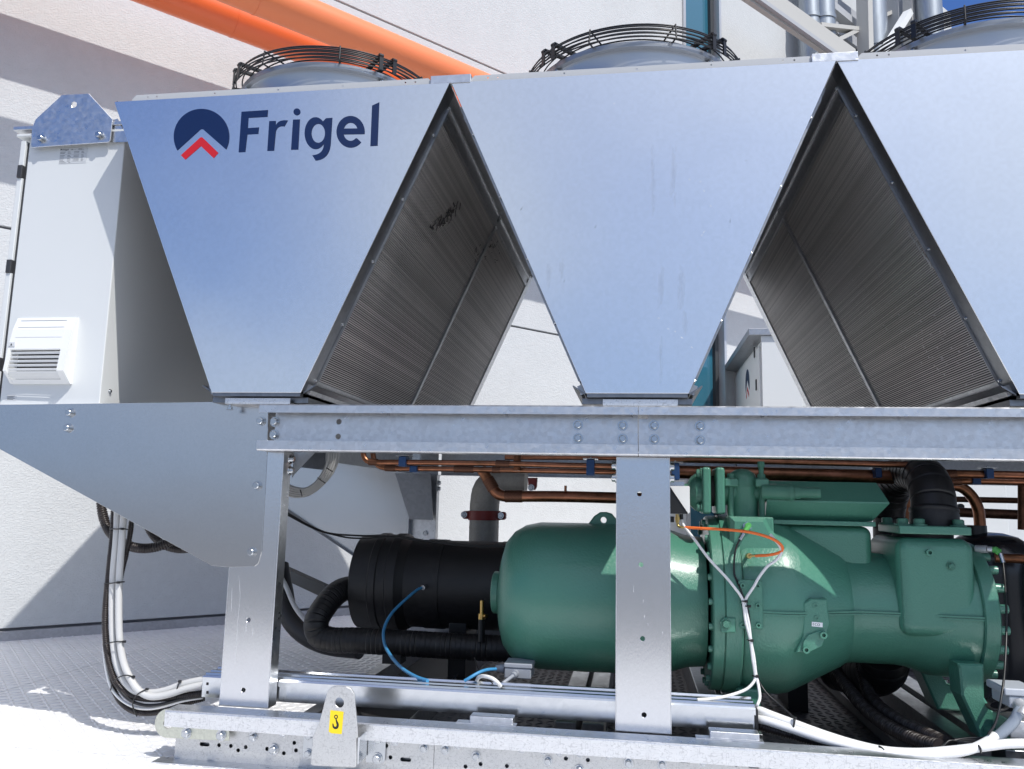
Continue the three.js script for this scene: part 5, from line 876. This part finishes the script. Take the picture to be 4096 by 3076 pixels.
// ---------------------------------------------------------------- cables, conduits and ties at the left
const corr = (r, p = 0.0065, d = 0.0016) => (s) => r + d * (Math.cos(s / p * Math.PI * 2) > -0.2 ? 0.5 : -0.9);
function cable(name, label, cat, pts, r, mat, group, o = {}) { const t = thing(name, label, cat, pts[0].clone(), group); part(name === 'conduit' ? 'conduit' : 'cable', sweep(pts, r, { step: o.step || 0.01, rs: o.rs || 14 }), mat, t); return t; }
function tie(label, pts, r, tail) { const t = thing('cable_tie', label, 'cable tie', pts[0].clone(), 'black cable ties'); part('strap', sweep(pts, r, { step: 0.006, rs: 8 }), M.black, t); if (tail) part('lock', box(tail.x - 0.005, tail.x + 0.005, tail.y - 0.004, tail.y + 0.004, tail.z - 0.004, tail.z + 0.004, 0.001), M.black, t); return t; }
{
  const B = (x, y, z = -0.2) => q(0, 3, x, y, z), U = (x, y, z = -0.2) => q(0, 2, x, y, z);
  const dn = (a) => a.map((p) => B(p[0], p[1], p[2] === undefined ? -0.2 : p[2]));
  cable('conduit', 'black corrugated conduit on the outside of the hanging cable bundle', 'conduit', [U(985, 1000, -0.22), U(975, 1250, -0.205), ...dn([[935, 0], [908, 300], [912, 560], [950, 780], [1010, 925], [1095, 1010], [1230, 1050], [1400, 1052], [1580, 1030], [1760, 1006], [1900, 990]])], corr(0.0105), M.conduit, null, { step: 0.0016, rs: 14 });
  cable('power_cable', 'left one of the two thick grey cables in the hanging bundle', 'cable', [U(1015, 1000, -0.21), U(1005, 1300, -0.195), ...dn([[975, 0], [968, 300], [982, 600], [1020, 780], [1075, 900], [1160, 985], [1280, 1005], [1420, 985], [1590, 925], [1760, 890], [1900, 870]])], 0.0118, M.cableGrey);
  cable('power_cable', 'right one of the two thick grey cables in the hanging bundle', 'cable', [U(1075, 1000, -0.2), U(1055, 1300, -0.187), ...dn([[1030, 0, -.187], [1025, 300, -.187], [1035, 560, -.187], [1070, 750, -.187], [1125, 880, -.185], [1200, 985, -.182], [1300, 1035, -.18], [1440, 1020, -.18], [1600, 970, -.185], [1760, 935, -.19], [1900, 915, -.19]])], 0.0118, M.cableGrey);
  cable('conduit', 'black corrugated conduit lowest in the bend of the cable bundle', 'conduit', [U(1150, 1000, -0.24), U(1120, 1300, -0.25), ...dn([[1020, 100, -.26], [960, 450, -.26], [935, 700, -.25], [965, 930, -.24], [1040, 1080, -.23], [1160, 1165, -.22], [1300, 1178, -.22], [1460, 1150, -.22], [1620, 1090, -.23], [1760, 1050, -.24]])], corr(0.0095), M.conduit, null, { step: 0.0016, rs: 14 });
  cable('cable', 'thin pale cable between the two conduits of the bundle', 'cable', [...dn([[900, 300, -.225], [893, 560, -.22], [915, 800, -.215], [960, 960, -.21], [1040, 1060, -.205], [1170, 1130, -.2], [1320, 1140, -.2], [1460, 1105, -.2], [1600, 1070, -.2], [1750, 1045, -.21]])], 0.0046, M.cableWhite);
  cable('cable', 'thin black cable squeezed into the bend of the bundle', 'cable', [...dn([[985, 860, -.2], [1040, 985, -.195], [1120, 1065, -.19], [1240, 1110, -.188], [1380, 1105, -.19], [1560, 1060, -.195], [1750, 1030, -.2]])], 0.0055, M.black);
  cable('conduit', 'large corrugated loop curling behind the cable bundle under the side plate', 'conduit', [U(870, 900, -0.36), U(880, 1080, -0.36), U(925, 1230, -0.36), U(1010, 1330, -0.35), U(1120, 1390, -0.34), U(1250, 1410, -0.34), U(1380, 1390, -0.35), U(1520, 1330, -0.37), U(1650, 1250, -0.38)], corr(0.0175, 0.009, 0.002), M.conduit, null, { step: 0.0022, rs: 16 });
  cable('conduit', 'corrugated conduit just showing behind the loop below the side plate edge', 'conduit', [U(1250, 1180, -0.45), U(1320, 1300, -0.45), U(1430, 1390, -0.44), U(1560, 1420, -0.44), U(1700, 1400, -0.44)], corr(0.014, 0.008, 0.002), M.conduit, null, { step: 0.0022, rs: 14 });
  tie('cable tie highest on the hanging bundle, just below the side plate', [U(945, 1238, -0.19), U(1000, 1243, -0.178), U(1060, 1240, -0.17), U(1120, 1250, -0.185)], 0.0022, U(1055, 1241, -0.168));
  tie('cable tie on the straight part of the bundle above the skirting level', [B(900, 62, -0.19), B(960, 58, -0.178), B(1020, 50, -0.17), B(1075, 45, -0.19)], 0.0022, B(1020, 52, -0.168));
  tie('cable tie where the bundle starts to bend', [B(890, 590, -0.19), B(945, 572, -0.178), B(1010, 562, -0.17), B(1070, 562, -0.185)], 0.0022, B(1072, 562, -0.18));
  tie('cable tie in the steepest part of the bend', [B(955, 980, -0.2), B(970, 920, -0.188), B(1030, 868, -0.176), B(1095, 852, -0.166), B(1150, 865, -0.185)], 0.0022, B(1150, 865, -0.18));
  tie('cable tie at the lowest point of the bend', [B(1180, 1205, -0.205), B(1145, 1110, -0.185), B(1160, 1050, -0.18), B(1210, 1000, -0.168), B(1268, 970, -0.18)], 0.0022, B(1268, 972, -0.178));
  tie('cable tie nearest the tray mouth', [B(1560, 1090, -0.2), B(1520, 1045, -0.19), B(1525, 985, -0.178), B(1540, 930, -0.175), B(1556, 905, -0.19)], 0.0022, B(1552, 905, -0.185));
}
// coil of grey cables below the beam
{
  const P = (x, y, z = -0.5) => q(1, 2, x, y, z);
  for (let k = 0; k < 5; k++) {
    const d = k * 21 - 14, z = -0.5 - k * 0.012;
    const t = cable('cable', ['innermost grey cable of the coil hanging behind the left post', 'second grey cable from the inside of the hanging coil', 'middle grey cable of the hanging coil', 'second grey cable from the outside of the hanging coil', 'outermost grey cable of the coil hanging behind the left post'][k], 'cable', [P(625 + d * 1.1, 480, z), P(640 + d, 620, z), P(600 + d, 740, z), P(520 + d * 0.7, 850 + d * 0.2, z), P(430 + d * 0.3, 905 + d * 0.6, z), P(340, 900 + d * 0.9, z), P(280, 880 + d, z)], 0.0056, M.cableMid, 'coil of grey cables');
  }
  for (const [a, b, l] of [[[608, 715], [662, 748], 'cable tie highest on the coil of grey cables'], [[532, 800], [600, 848], 'cable tie in the middle of the coil of grey cables'], [[380, 895], [398, 960], 'cable tie lowest on the coil of grey cables']]) tie(l, [P(a[0], a[1], -0.5), P((a[0] + b[0]) / 2, (a[1] + b[1]) / 2, -0.492), P(b[0], b[1], -0.5)], 0.0025);
  cable('cable', 'upper black cable sagging across to the top of the black vessel', 'cable', [P(200, 1070, -0.6), P(285, 1110, -0.7), P(400, 1180, -0.8), P(520, 1240, -0.9), P(650, 1282, -1.0), P(850, 1298, -1.05), P(1100, 1305, -1.1), P(1300, 1318, -1.1), P(1500, 1350, -1.1), P(1800, 1385, -1.1), P(2209, 1380, -1.1)], 0.0042, M.black);
  cable('cable', 'lower black cable sagging across to the top of the black vessel', 'cable', [P(200, 1085, -0.62), P(300, 1135, -0.72), P(420, 1200, -0.82), P(540, 1255, -0.92), P(655, 1287, -1.0), P(800, 1318, -1.05), P(950, 1322, -1.08), P(1150, 1308, -1.1), P(1400, 1340, -1.1), P(1620, 1365, -1.1), P(1900, 1395, -1.1), P(2209, 1392, -1.1)], 0.0038, M.black);
  const S = (x, y, z) => q(1, 3, x, y, z);
  cable('cable', 'grey cable strapped along the thin black pipe behind the left post', 'cable', [S(225, 20, -1.5), S(270, 110, -1.48), S(320, 230, -1.46), S(385, 330, -1.42), S(470, 420, -1.4)], 0.012, M.cableGrey);
  const bl = cable('cable', 'bright blue cable hanging from the black vessel down to the tray', 'cable', [S(1460, 90, -1.03), S(1400, 110, -0.98), S(1290, 200, -0.9), S(1170, 320, -0.82), S(1108, 440, -0.75), S(1105, 560, -0.65), S(1160, 680, -0.5), S(1270, 800, -0.35), S(1390, 870, -0.25), S(1480, 900, -0.2)], 0.0062, M.cableBlue);
  part('cable_gland', cyl(S(1470, 85, -1.045), S(1440, 97, -1.0), 0.010, 14), M.zinc, bl);
  cable('cable', 'short blue cable arching from the tray into the grey junction box', 'cable', [S(1800, 900, -0.22), S(1850, 870, -0.22), S(1930, 825, -0.24), S(2000, 803, -0.27), S(2070, 798, -0.3)], 0.0052, M.cableBlue);
  cable('cable', 'white cable looping over the tray edge below the junction box', 'cable', [S(1905, 900, -0.25), S(1925, 868, -0.22), S(1980, 862, -0.17), S(2040, 880, -0.155), S(2080, 910, -0.15), S(2110, 945, -0.165)], 0.0062, M.cableWhite);
  cable('cable', 'pair of thin black wires running down behind the white loop', 'cable', [S(1885, 700, -0.5), S(1915, 790, -0.42), S(1955, 860, -0.33), S(2060, 905, -0.2), S(2100, 945, -0.17)], 0.0025, M.black);
}
// grey junction boxes
{
  const P = (x, y, z = -0.33) => q(2, 3, x, y, z), a = P(-65, 745), b = P(172, 890), z = -0.33;
  const t = thing('junction_box', 'grey plastic junction box in shade under the green motor end', 'junction box', b);
  part('box', box(a.x, b.x - 0.004, b.y, a.y - 0.016, z - 0.1, z, 0.004), M.plasticGrey, t); part('lid', box(a.x - 0.002, b.x, a.y - 0.0155, a.y, z - 0.102, z + 0.003, 0.004), M.plasticGrey, t);
  const g = P(30, 835, z); part('gland', [cyl(V(g.x, g.y, z), V(g.x - 0.002, g.y, z + 0.02), 0.0135, 8), cyl(V(g.x, g.y, z + 0.02), V(g.x - 0.004, g.y - 0.002, z + 0.034), 0.010, 16)], M.plasticGrey, t);
  const g2 = P(-66, 795, z - 0.04); part('gland', [cyl(V(g2.x, g2.y, g2.z), V(g2.x - 0.016, g2.y, g2.z), 0.0145, 8), cyl(V(g2.x - 0.016, g2.y, g2.z), V(g2.x - 0.03, g2.y, g2.z), 0.012, 16)], M.plasticGrey, t);
  cable('cable', 'dark grey cable leaving the front gland of the shaded junction box', 'cable', [V(g.x, g.y, z + 0.025), V(g.x - 0.02, g.y - 0.012, z + 0.06), V(g.x - 0.06, g.y - 0.04, z + 0.1), V(g.x - 0.1, g.y - 0.07, -0.2)], 0.0062, M.plasticGrey);
  const R = (x, y, zz = -0.1) => q(3, 3, x, y, zz), zb = -0.12, c = R(2035, 960, zb), d = R(2330, 1150, zb);
  const t2 = thing('junction_box', 'pale grey junction box with a bent conduit at the right picture edge', 'junction box', R(2100, 1150, zb));
  part('box', box(c.x + 0.012, d.x, d.y, c.y - 0.022, zb - 0.12, zb, 0.005), M.boxGrey, t2); part('lid', box(c.x, d.x + 0.01, c.y - 0.0215, c.y, zb - 0.125, zb + 0.004, 0.005), M.boxGrey, t2);
  const k = R(2170, 1110, zb); part('gland', [cyl(V(k.x, k.y, zb), V(k.x, k.y - 0.01, zb + 0.03), 0.022, 8), cyl(V(k.x, k.y - 0.008, zb + 0.028), V(k.x - 0.012, k.y - 0.022, zb + 0.04), 0.019, 16)], M.alu, t2);
  part('conduit_elbow', sweep([V(k.x, k.y - 0.002, zb + 0.02), R(2165, 1170, zb + 0.03), R(2120, 1250, zb + 0.03), R(2020, 1350, zb + 0.03), R(1930, 1430, zb + 0.03)], 0.0145, { step: 0.008, rs: 18 }), M.conduitGrey, t2);
  const f = thing('frame_block', 'grey steel block under the right junction box', 'bracket', R(2150, 1350, -0.2));
  part('block', box(R(2085, 1250, -0.2).x, R(2300, 1250, -0.2).x, R(2150, 1400, -0.2).y, R(2150, 1245, -0.2).y, -0.32, -0.2, 0.003), M.galv, f);
}
// pressure switch, hoses and sensors on the compressor
{
  const P = (x, y, z = -0.27) => q(2, 2, x, y, z), z = -0.27;
  const t = thing('pressure_switch', 'small box with white and black triangular faces right of the centre post', 'switch', P(1440, 990));
  const a = P(1352, 870), b = P(1530, 1112);
  part('switch_body', box(a.x, b.x - 0.002, b.y + 0.002, a.y - 0.002, z - 0.06, z - 0.004, 0.003), M.black, t);
  part('cover', slab(shapeOf([xy(P(1360, 873)), xy(P(1525, 872)), xy(P(1532, 880)), xy(P(1534, 1100)), xy(P(1522, 1113))]), z - 0.0038, z + 0.004, 0.001), M.plastic, t);
  part('cover', slab(shapeOf([xy(P(1352, 875)), xy(P(1516, 1112)), xy(P(1352, 1110))]), z - 0.0038, z, 0.0005), M.black, t);
  part('bracket', [box(P(1335, 990).x, P(1352, 990).x, b.y, a.y + 0.02, z - 0.07, z - 0.005), box(P(1360, 850).x, P(1490, 850).x, P(1400, 868).y, P(1400, 832).y, z - 0.05, z - 0.02)], M.zinc, t);
  part('fitting', [cyl(P(1425, 1113, -0.285), P(1428, 1140, -0.285), 0.006, 16), cyl(P(1428, 1138, -0.285), P(1428, 1165, -0.285), 0.0092, 6), cyl(P(1428, 1165, -0.285), P(1428, 1185, -0.285), 0.0065, 16), sweep([P(1428, 1183, -0.285), P(1432, 1212, -0.284), P(1450, 1224, -0.282), P(1490, 1228, -0.28)], 0.0042, { n: 16, rs: 12 })], M.brass, t);
  part('connector', [cyl(P(1460, 1113, -0.3), P(1462, 1160, -0.3), 0.0065, 14), box(P(1350, 1150).x, P(1402, 1150).x, P(1350, 1185).y, P(1350, 1135).y, z - 0.05, z - 0.02, 0.002)], M.black, t);
  const R = (x, y, zz) => q(3, 2, x, y, zz);
  const h = thing('capillary_hose', 'thin bright orange hose looping across the front of the compressor', 'hose', P(1490, 1228, -0.28));
  part('hose', sweep([P(1490, 1228, -0.28), P(1650, 1238, -0.26), P(1850, 1248, -0.24), P(2050, 1270, -0.22), P(2209, 1312, -0.21), R(75, 1348, -0.21), R(120, 1390, -0.215), R(125, 1425, -0.22), R(80, 1452, -0.225), R(0, 1468, -0.235), P(2130, 1472, -0.25), P(2100, 1474, -0.255)], 0.0047, { step: 0.008, rs: 14 }), M.hoseOrange, h);
  part('end_fitting', [cyl(P(2135, 1471, -0.25), P(2050, 1474, -0.262), 0.0042, 14), cyl(P(2050, 1474, -0.262), P(2034, 1476, -0.28), 0.0095, 6), sweep([P(2034, 1474, -0.28), P(2030, 1476, -0.3), P(2030, 1476, -0.33)], 0.0055, { n: 8, rs: 12 })], M.brass, h);
  // green sensor plug with black lead
  const s = thing('sensor_plug', 'light green sensor plug with a black lead on the compressor shoulder', 'sensor', P(2035, 1215, -0.33));
  part('socket', [cyl(P(2025, 1222, -0.36), P(2030, 1220, -0.335), 0.0155, 6)], M.zinc, s);
  part('plug', [cyl(P(2036, 1214, -0.335), P(2040, 1212, -0.305), 0.010, 16), cyl(P(2044, 1215, -0.31), P(2012, 1258, -0.305), 0.0085, 8), cyl(P(2012, 1258, -0.305), P(2004, 1272, -0.305), 0.0068, 14)], M.greenPlug, s);
  part('sleeve', cyl(P(1998, 1280, -0.305), P(1966, 1335, -0.302), 0.0068, 14), M.zinc, s);
  part('lead', sweep([P(1968, 1330, -0.302), P(1935, 1400, -0.295), P(1918, 1500, -0.285), P(1920, 1640, -0.28), q(2, 3, 1935, 20, -0.275), q(2, 3, 1975, 120, -0.25), q(2, 3, 2000, 190, -0.245)], 0.0032, { step: 0.01, rs: 10 }), M.black, s);
  // white leads gathering into one run
  const D = (x, y, zz = -0.24) => q(2, 3, x, y, zz);
  cable('cable', 'white lead falling from the switch box to the tray across the green housing', 'cable', [P(1465, 1165, -0.29), P(1475, 1200, -0.285), P(1580, 1340, -0.26), P(1700, 1500, -0.25), P(1830, 1640, -0.245), D(1900, 70), D(1985, 190), D(2000, 260), D(2015, 380), D(2055, 540), D(2075, 700), D(2098, 850), D(2095, 890, -0.235), D(2040, 960, -0.225), D(1930, 1010, -0.21), D(1760, 1050, -0.19), D(1600, 1062, -0.175)], 0.0046, M.cableWhite, null, { step: 0.008 });
  cable('cable', 'white lead coming from the orange hose down to the tray end', 'cable', [R(20, 1290, -0.24), R(70, 1350, -0.225), R(112, 1410, -0.222), R(115, 1450, -0.222), R(60, 1520, -0.225), P(2209, 1560, -0.23), P(2130, 1660, -0.235), D(2090, 80), D(2030, 170), D(2012, 210), D(2022, 300), D(2045, 420), D(2062, 560), D(2088, 700), D(2106, 850), D(2118, 900, -0.235), D(2133, 980, -0.215), D(2138, 1050, -0.19), D(2118, 1105, -0.17), D(2108, 1120, -0.18)], 0.0046, M.cableWhite, null, { step: 0.008 });
  cable('cable', 'black lead running down beside the two white leads', 'cable', [D(2002, 190, -0.25), D(2030, 260, -0.248), D(2050, 380, -0.246), D(2060, 540, -0.245), D(2095, 720, -0.243), D(2115, 860, -0.242), D(2150, 940, -0.235), D(2209, 1020, -0.22), q(3, 3, 100, 1105, -0.2), q(3, 3, 220, 1215, -0.16)], 0.003, M.black);
  for (const [x, y, l] of [[2003, 212, 'cable tie where the two white leads meet on the oil cover'], [2052, 550, 'cable tie halfway down the white leads'], [2098, 858, 'cable tie low on the white leads near the tray'], [2030, 255, 'small cable tie just below the meeting of the white leads']]) tie(l, [D(x - 24, y - 4, -0.246), D(x - 8, y + 2, -0.232), D(x + 10, y + 2, -0.231), D(x + 24, y + 6, -0.244)], 0.0022, D(x + 18, y + 2, -0.236));
  // transducer at the right end
  const tr = thing('pressure_transducer', 'steel pressure transducer with green plug and black lead right of the compressor', 'sensor', R(1850, 1415, -0.45));
  part('body', [cyl(R(1790, 1415, -0.47), R(1890, 1418, -0.45), 0.0125, 20), cyl(R(1890, 1418, -0.45), R(1935, 1420, -0.445), 0.0095, 16)], M.alu, tr);
  part('plug', [cyl(R(1935, 1420, -0.445), R(1962, 1424, -0.44), 0.0095, 12), cyl(R(1950, 1415, -0.44), R(1998, 1445, -0.43), 0.0105, 8)], M.greenPlug, tr);
  part('sleeve', cyl(R(2003, 1455, -0.43), R(2028, 1535, -0.42), 0.0068, 14), M.zinc, tr);
  part('lead', sweep([R(2026, 1525, -0.42), R(2040, 1661, -0.38), q(3, 3, 2050, 150, -0.33), q(3, 3, 2058, 350, -0.28), q(3, 3, 2048, 700, -0.2), q(3, 3, 2020, 1000, -0.12), q(3, 3, 1960, 1270, -0.08), q(3, 3, 1900, 1360, -0.07)], 0.0034, { step: 0.012, rs: 10 }), M.black, tr);
}
// white cables and conduit at the lower right
{
  const R = (x, y, z) => q(3, 3, x, y, z);
  const W = (label, pts, r, m = M.cableWhite) => cable('power_cable', label, 'cable', pts, r, m);
  W('upper thick white cable running right from the black tray end', [q(2, 3, 2095, 1150, -0.2), R(-60, 1160, -0.19), R(0, 1185, -0.18), R(240, 1275, -0.15), R(500, 1370, -0.12), R(760, 1450, -0.095), R(1000, 1502, -0.075), R(1300, 1520, -0.06), R(1600, 1500, -0.055), R(1850, 1470, -0.055), R(2050, 1445, -0.06), R(2209, 1440, -0.065), R(2500, 1450, -0.07)], 0.0128);
  W('lower thick white cable running right from the black tray end', [q(2, 3, 2095, 1225, -0.19), R(-60, 1235, -0.17), R(0, 1250, -0.16), R(230, 1325, -0.13), R(480, 1405, -0.1), R(740, 1470, -0.08), R(1000, 1525, -0.055), R(1300, 1545, -0.04), R(1550, 1530, -0.04), R(1750, 1490, -0.05), R(1900, 1420, -0.07), R(1960, 1375, -0.085)], 0.0128);
  cable('conduit', 'black corrugated conduit below the white cables at lower right', 'conduit', [q(2, 3, 2095, 1290, -0.2), R(-60, 1290, -0.18), R(0, 1310, -0.17), R(220, 1370, -0.15), R(420, 1430, -0.13), R(620, 1500, -0.12), R(800, 1570, -0.11)], corr(0.0135, 0.0075, 0.002), M.conduit, null, { step: 0.0018, rs: 16 });
  tie('cable tie on the white cables right of the tray end', [R(210, 1370, -0.14), R(218, 1310, -0.125), R(230, 1240, -0.128), R(236, 1215, -0.15)], 0.003, R(232, 1222, -0.14));
  tie('cable tie on the white cables at their lowest point', [R(940, 1460, -0.09), R(975, 1475, -0.062), R(1000, 1500, -0.05), R(1010, 1535, -0.045)], 0.003, R(945, 1465, -0.085));
  tie('cable tie where the white cables part at lower right', [R(1795, 1440, -0.06), R(1828, 1475, -0.04), R(1840, 1520, -0.045)], 0.003);
  const big = (label, pts, r) => cable('conduit', label, 'conduit', pts, corr(r, 0.009, 0.0022), M.conduit, null, { step: 0.0024, rs: 18 });
  big('left one of two thick corrugated conduits sloping across the floor under the compressor', [R(480, 640, -0.9), R(570, 790, -0.85), R(700, 980, -0.75), R(850, 1150, -0.65), R(1050, 1300, -0.5), R(1300, 1420, -0.38), R(1480, 1470, -0.3)], 0.0225);
  big('right one of two thick corrugated conduits sloping across the floor under the compressor', [R(800, 720, -0.85), R(825, 850, -0.82), R(860, 990, -0.76), R(960, 1120, -0.66), R(1130, 1240, -0.54), R(1350, 1350, -0.42), R(1520, 1430, -0.32)], 0.0215);
  for (let k = 0; k < 3; k++) cable('cable', ['outer', 'middle', 'inner'][k] + ' black wire of the loose loops beside the lower right white cables', 'cable', [R(1480 + k * 12, 1480, -0.12), R(1540 + k * 10, 1435 - k * 8, -0.13), R(1680, 1400 + k * 12, -0.14), R(1840, 1392 + k * 12, -0.13), R(1900, 1400 + k * 9, -0.1), R(1850, 1432 + k * 4, -0.09), R(1720, 1445 - k * 5, -0.1), R(1640, 1440 - k * 9, -0.11)], 0.0032, M.black, 'loose black wire loops');
  for (let k = 0; k < 4; k++) { const pts = []; for (let i = 0; i <= 14; i++) { const a = i / 14 * Math.PI * 1.9 + 0.3; pts.push(R(1985 + (105 - k * 9) * Math.cos(a), 1095 + (62 - k * 7) * Math.sin(a) + k * 5, -0.34 + 0.05 * Math.sin(a))); } cable('cable', ['largest', 'second largest', 'second smallest', 'smallest'][k] + ' ring of the small black cable coil by the compressor foot', 'cable', pts, 0.0032, M.black, 'small black cable coil'); }
  const pl = thing('floor_plate', 'dark sheet steel tray on the floor between the conduits and the compressor foot', 'tray', R(1250, 1150, -0.7));
  part('sheet', [box(1.50, 1.615, 0.012, 0.016, -2.1, -0.3), box(1.50, 1.504, 0.0165, 0.05, -2.1, -0.3)], M.plateDark, pl);
}
// ---------------------------------------------------------------- second chiller beyond, seen through the right gap
{
  const xs = 1.75, X = (px, py) => { const r = sight(px, py), k = (xs - camera.position.x) / r.x; return camera.position.clone().addScaledVector(r, k); };
  const K = (x, y) => X(2048 + x * SC, 770 + y * SC);
  const f = K(1820, 1661), oc = (() => { const r = sight(2048 + 2042 * SC, 770 + 1172 * SC), k = (xs - 0.14 - camera.position.x) / r.x; return camera.position.clone().addScaledVector(r, k); })(), n = V(0, 0, oc.z - 0.08);
  const t = thing('second_chiller', 'white cabinet end of a second chiller with round emblem seen through the right gap', 'chiller', V(1.6, 0, n.z - 0.6));
  const zn = n.z, zf = f.z - 0.2, top = oc.y - 0.061;
  const b = part('cabinet_body', box(xs, xs + 1.9, 0.25, top, zf, zn, 0.006), M.cabinet, t);
  part('door', box(xs - 0.02, xs - 0.002, 0.35, top - 0.05, zf + 0.03, zn - 0.16, 0.003), M.cabinet, t);
  part('front_post', box(xs - 0.03, xs + 0.3, 0.0, top, zn + 0.02, zn + 0.05, 0.003), M.cabinet, t);
  part('door_gap', box(xs - 0.004, xs - 0.001, 0.3, top - 0.02, zn - 0.02, zn + 0.0195), M.hinge, t);
  part('roof_edge', box(xs - 0.14, xs + 1.95, top + 0.001, top + 0.06, zf - 0.1, zn + 0.08, 0.004), M.galvDark, t);
  for (const [x, y] of [[2115, 1380], [2130, 1660]]) { const p = K(x, y); part('hinge', box(xs - 0.03, xs - 0.0205, p.y - 0.05, p.y + 0.05, p.z - 0.02, p.z + 0.02, 0.003), M.hinge, t); }
  const e = K(2050, 1655), r = 0.15, mk = (pts, m) => { const s = new THREE.ShapeGeometry(shapeOf(pts), 32); s.rotateY(-Math.PI / 2); s.translate(xs - 0.0206, e.y, e.z); uvM(s); part('emblem', s, m, t); };
  const arc = []; for (let i = 0; i <= 40; i++) { const a = -0.55 + (Math.PI + 1.1) * i / 40; arc.push([r * Math.cos(a), r * Math.sin(a)]); } arc.push([0, r * 0.28]); mk(arc, M.navy);
  mk([[-r * 0.72, -r * 0.75], [0, -0.02], [r * 0.72, -r * 0.75], [r * 0.55, -r * 0.95], [0, -r * 0.42], [-r * 0.55, -r * 0.95]], M.redPrint);
  part('base_rail', box(xs - 0.02, xs + 2.5, 0.02, 0.24, zn - 0.02, zn + 0.05, 0.003), M.galv, t);
  // things glimpsed between the pipes at the right
  const w = thing('wall_box', 'small white switch box behind the copper pipes at right', 'box', q(3, 2, 1660, 1050, -2.6));
  const a = q(3, 2, 1610, 1030, -2.6), c = q(3, 2, 1700, 1075, -2.6); part('box', box(a.x, c.x, c.y, a.y, -2.68, -2.6, 0.004), M.plastic, w); const d = q(3, 2, 1655, 1050, -2.598); part('knob', cyl(d, d.clone().add(V(0, 0, 0.02)), 0.018, 16), M.hinge, w);
}
renderer.render(scene, camera);
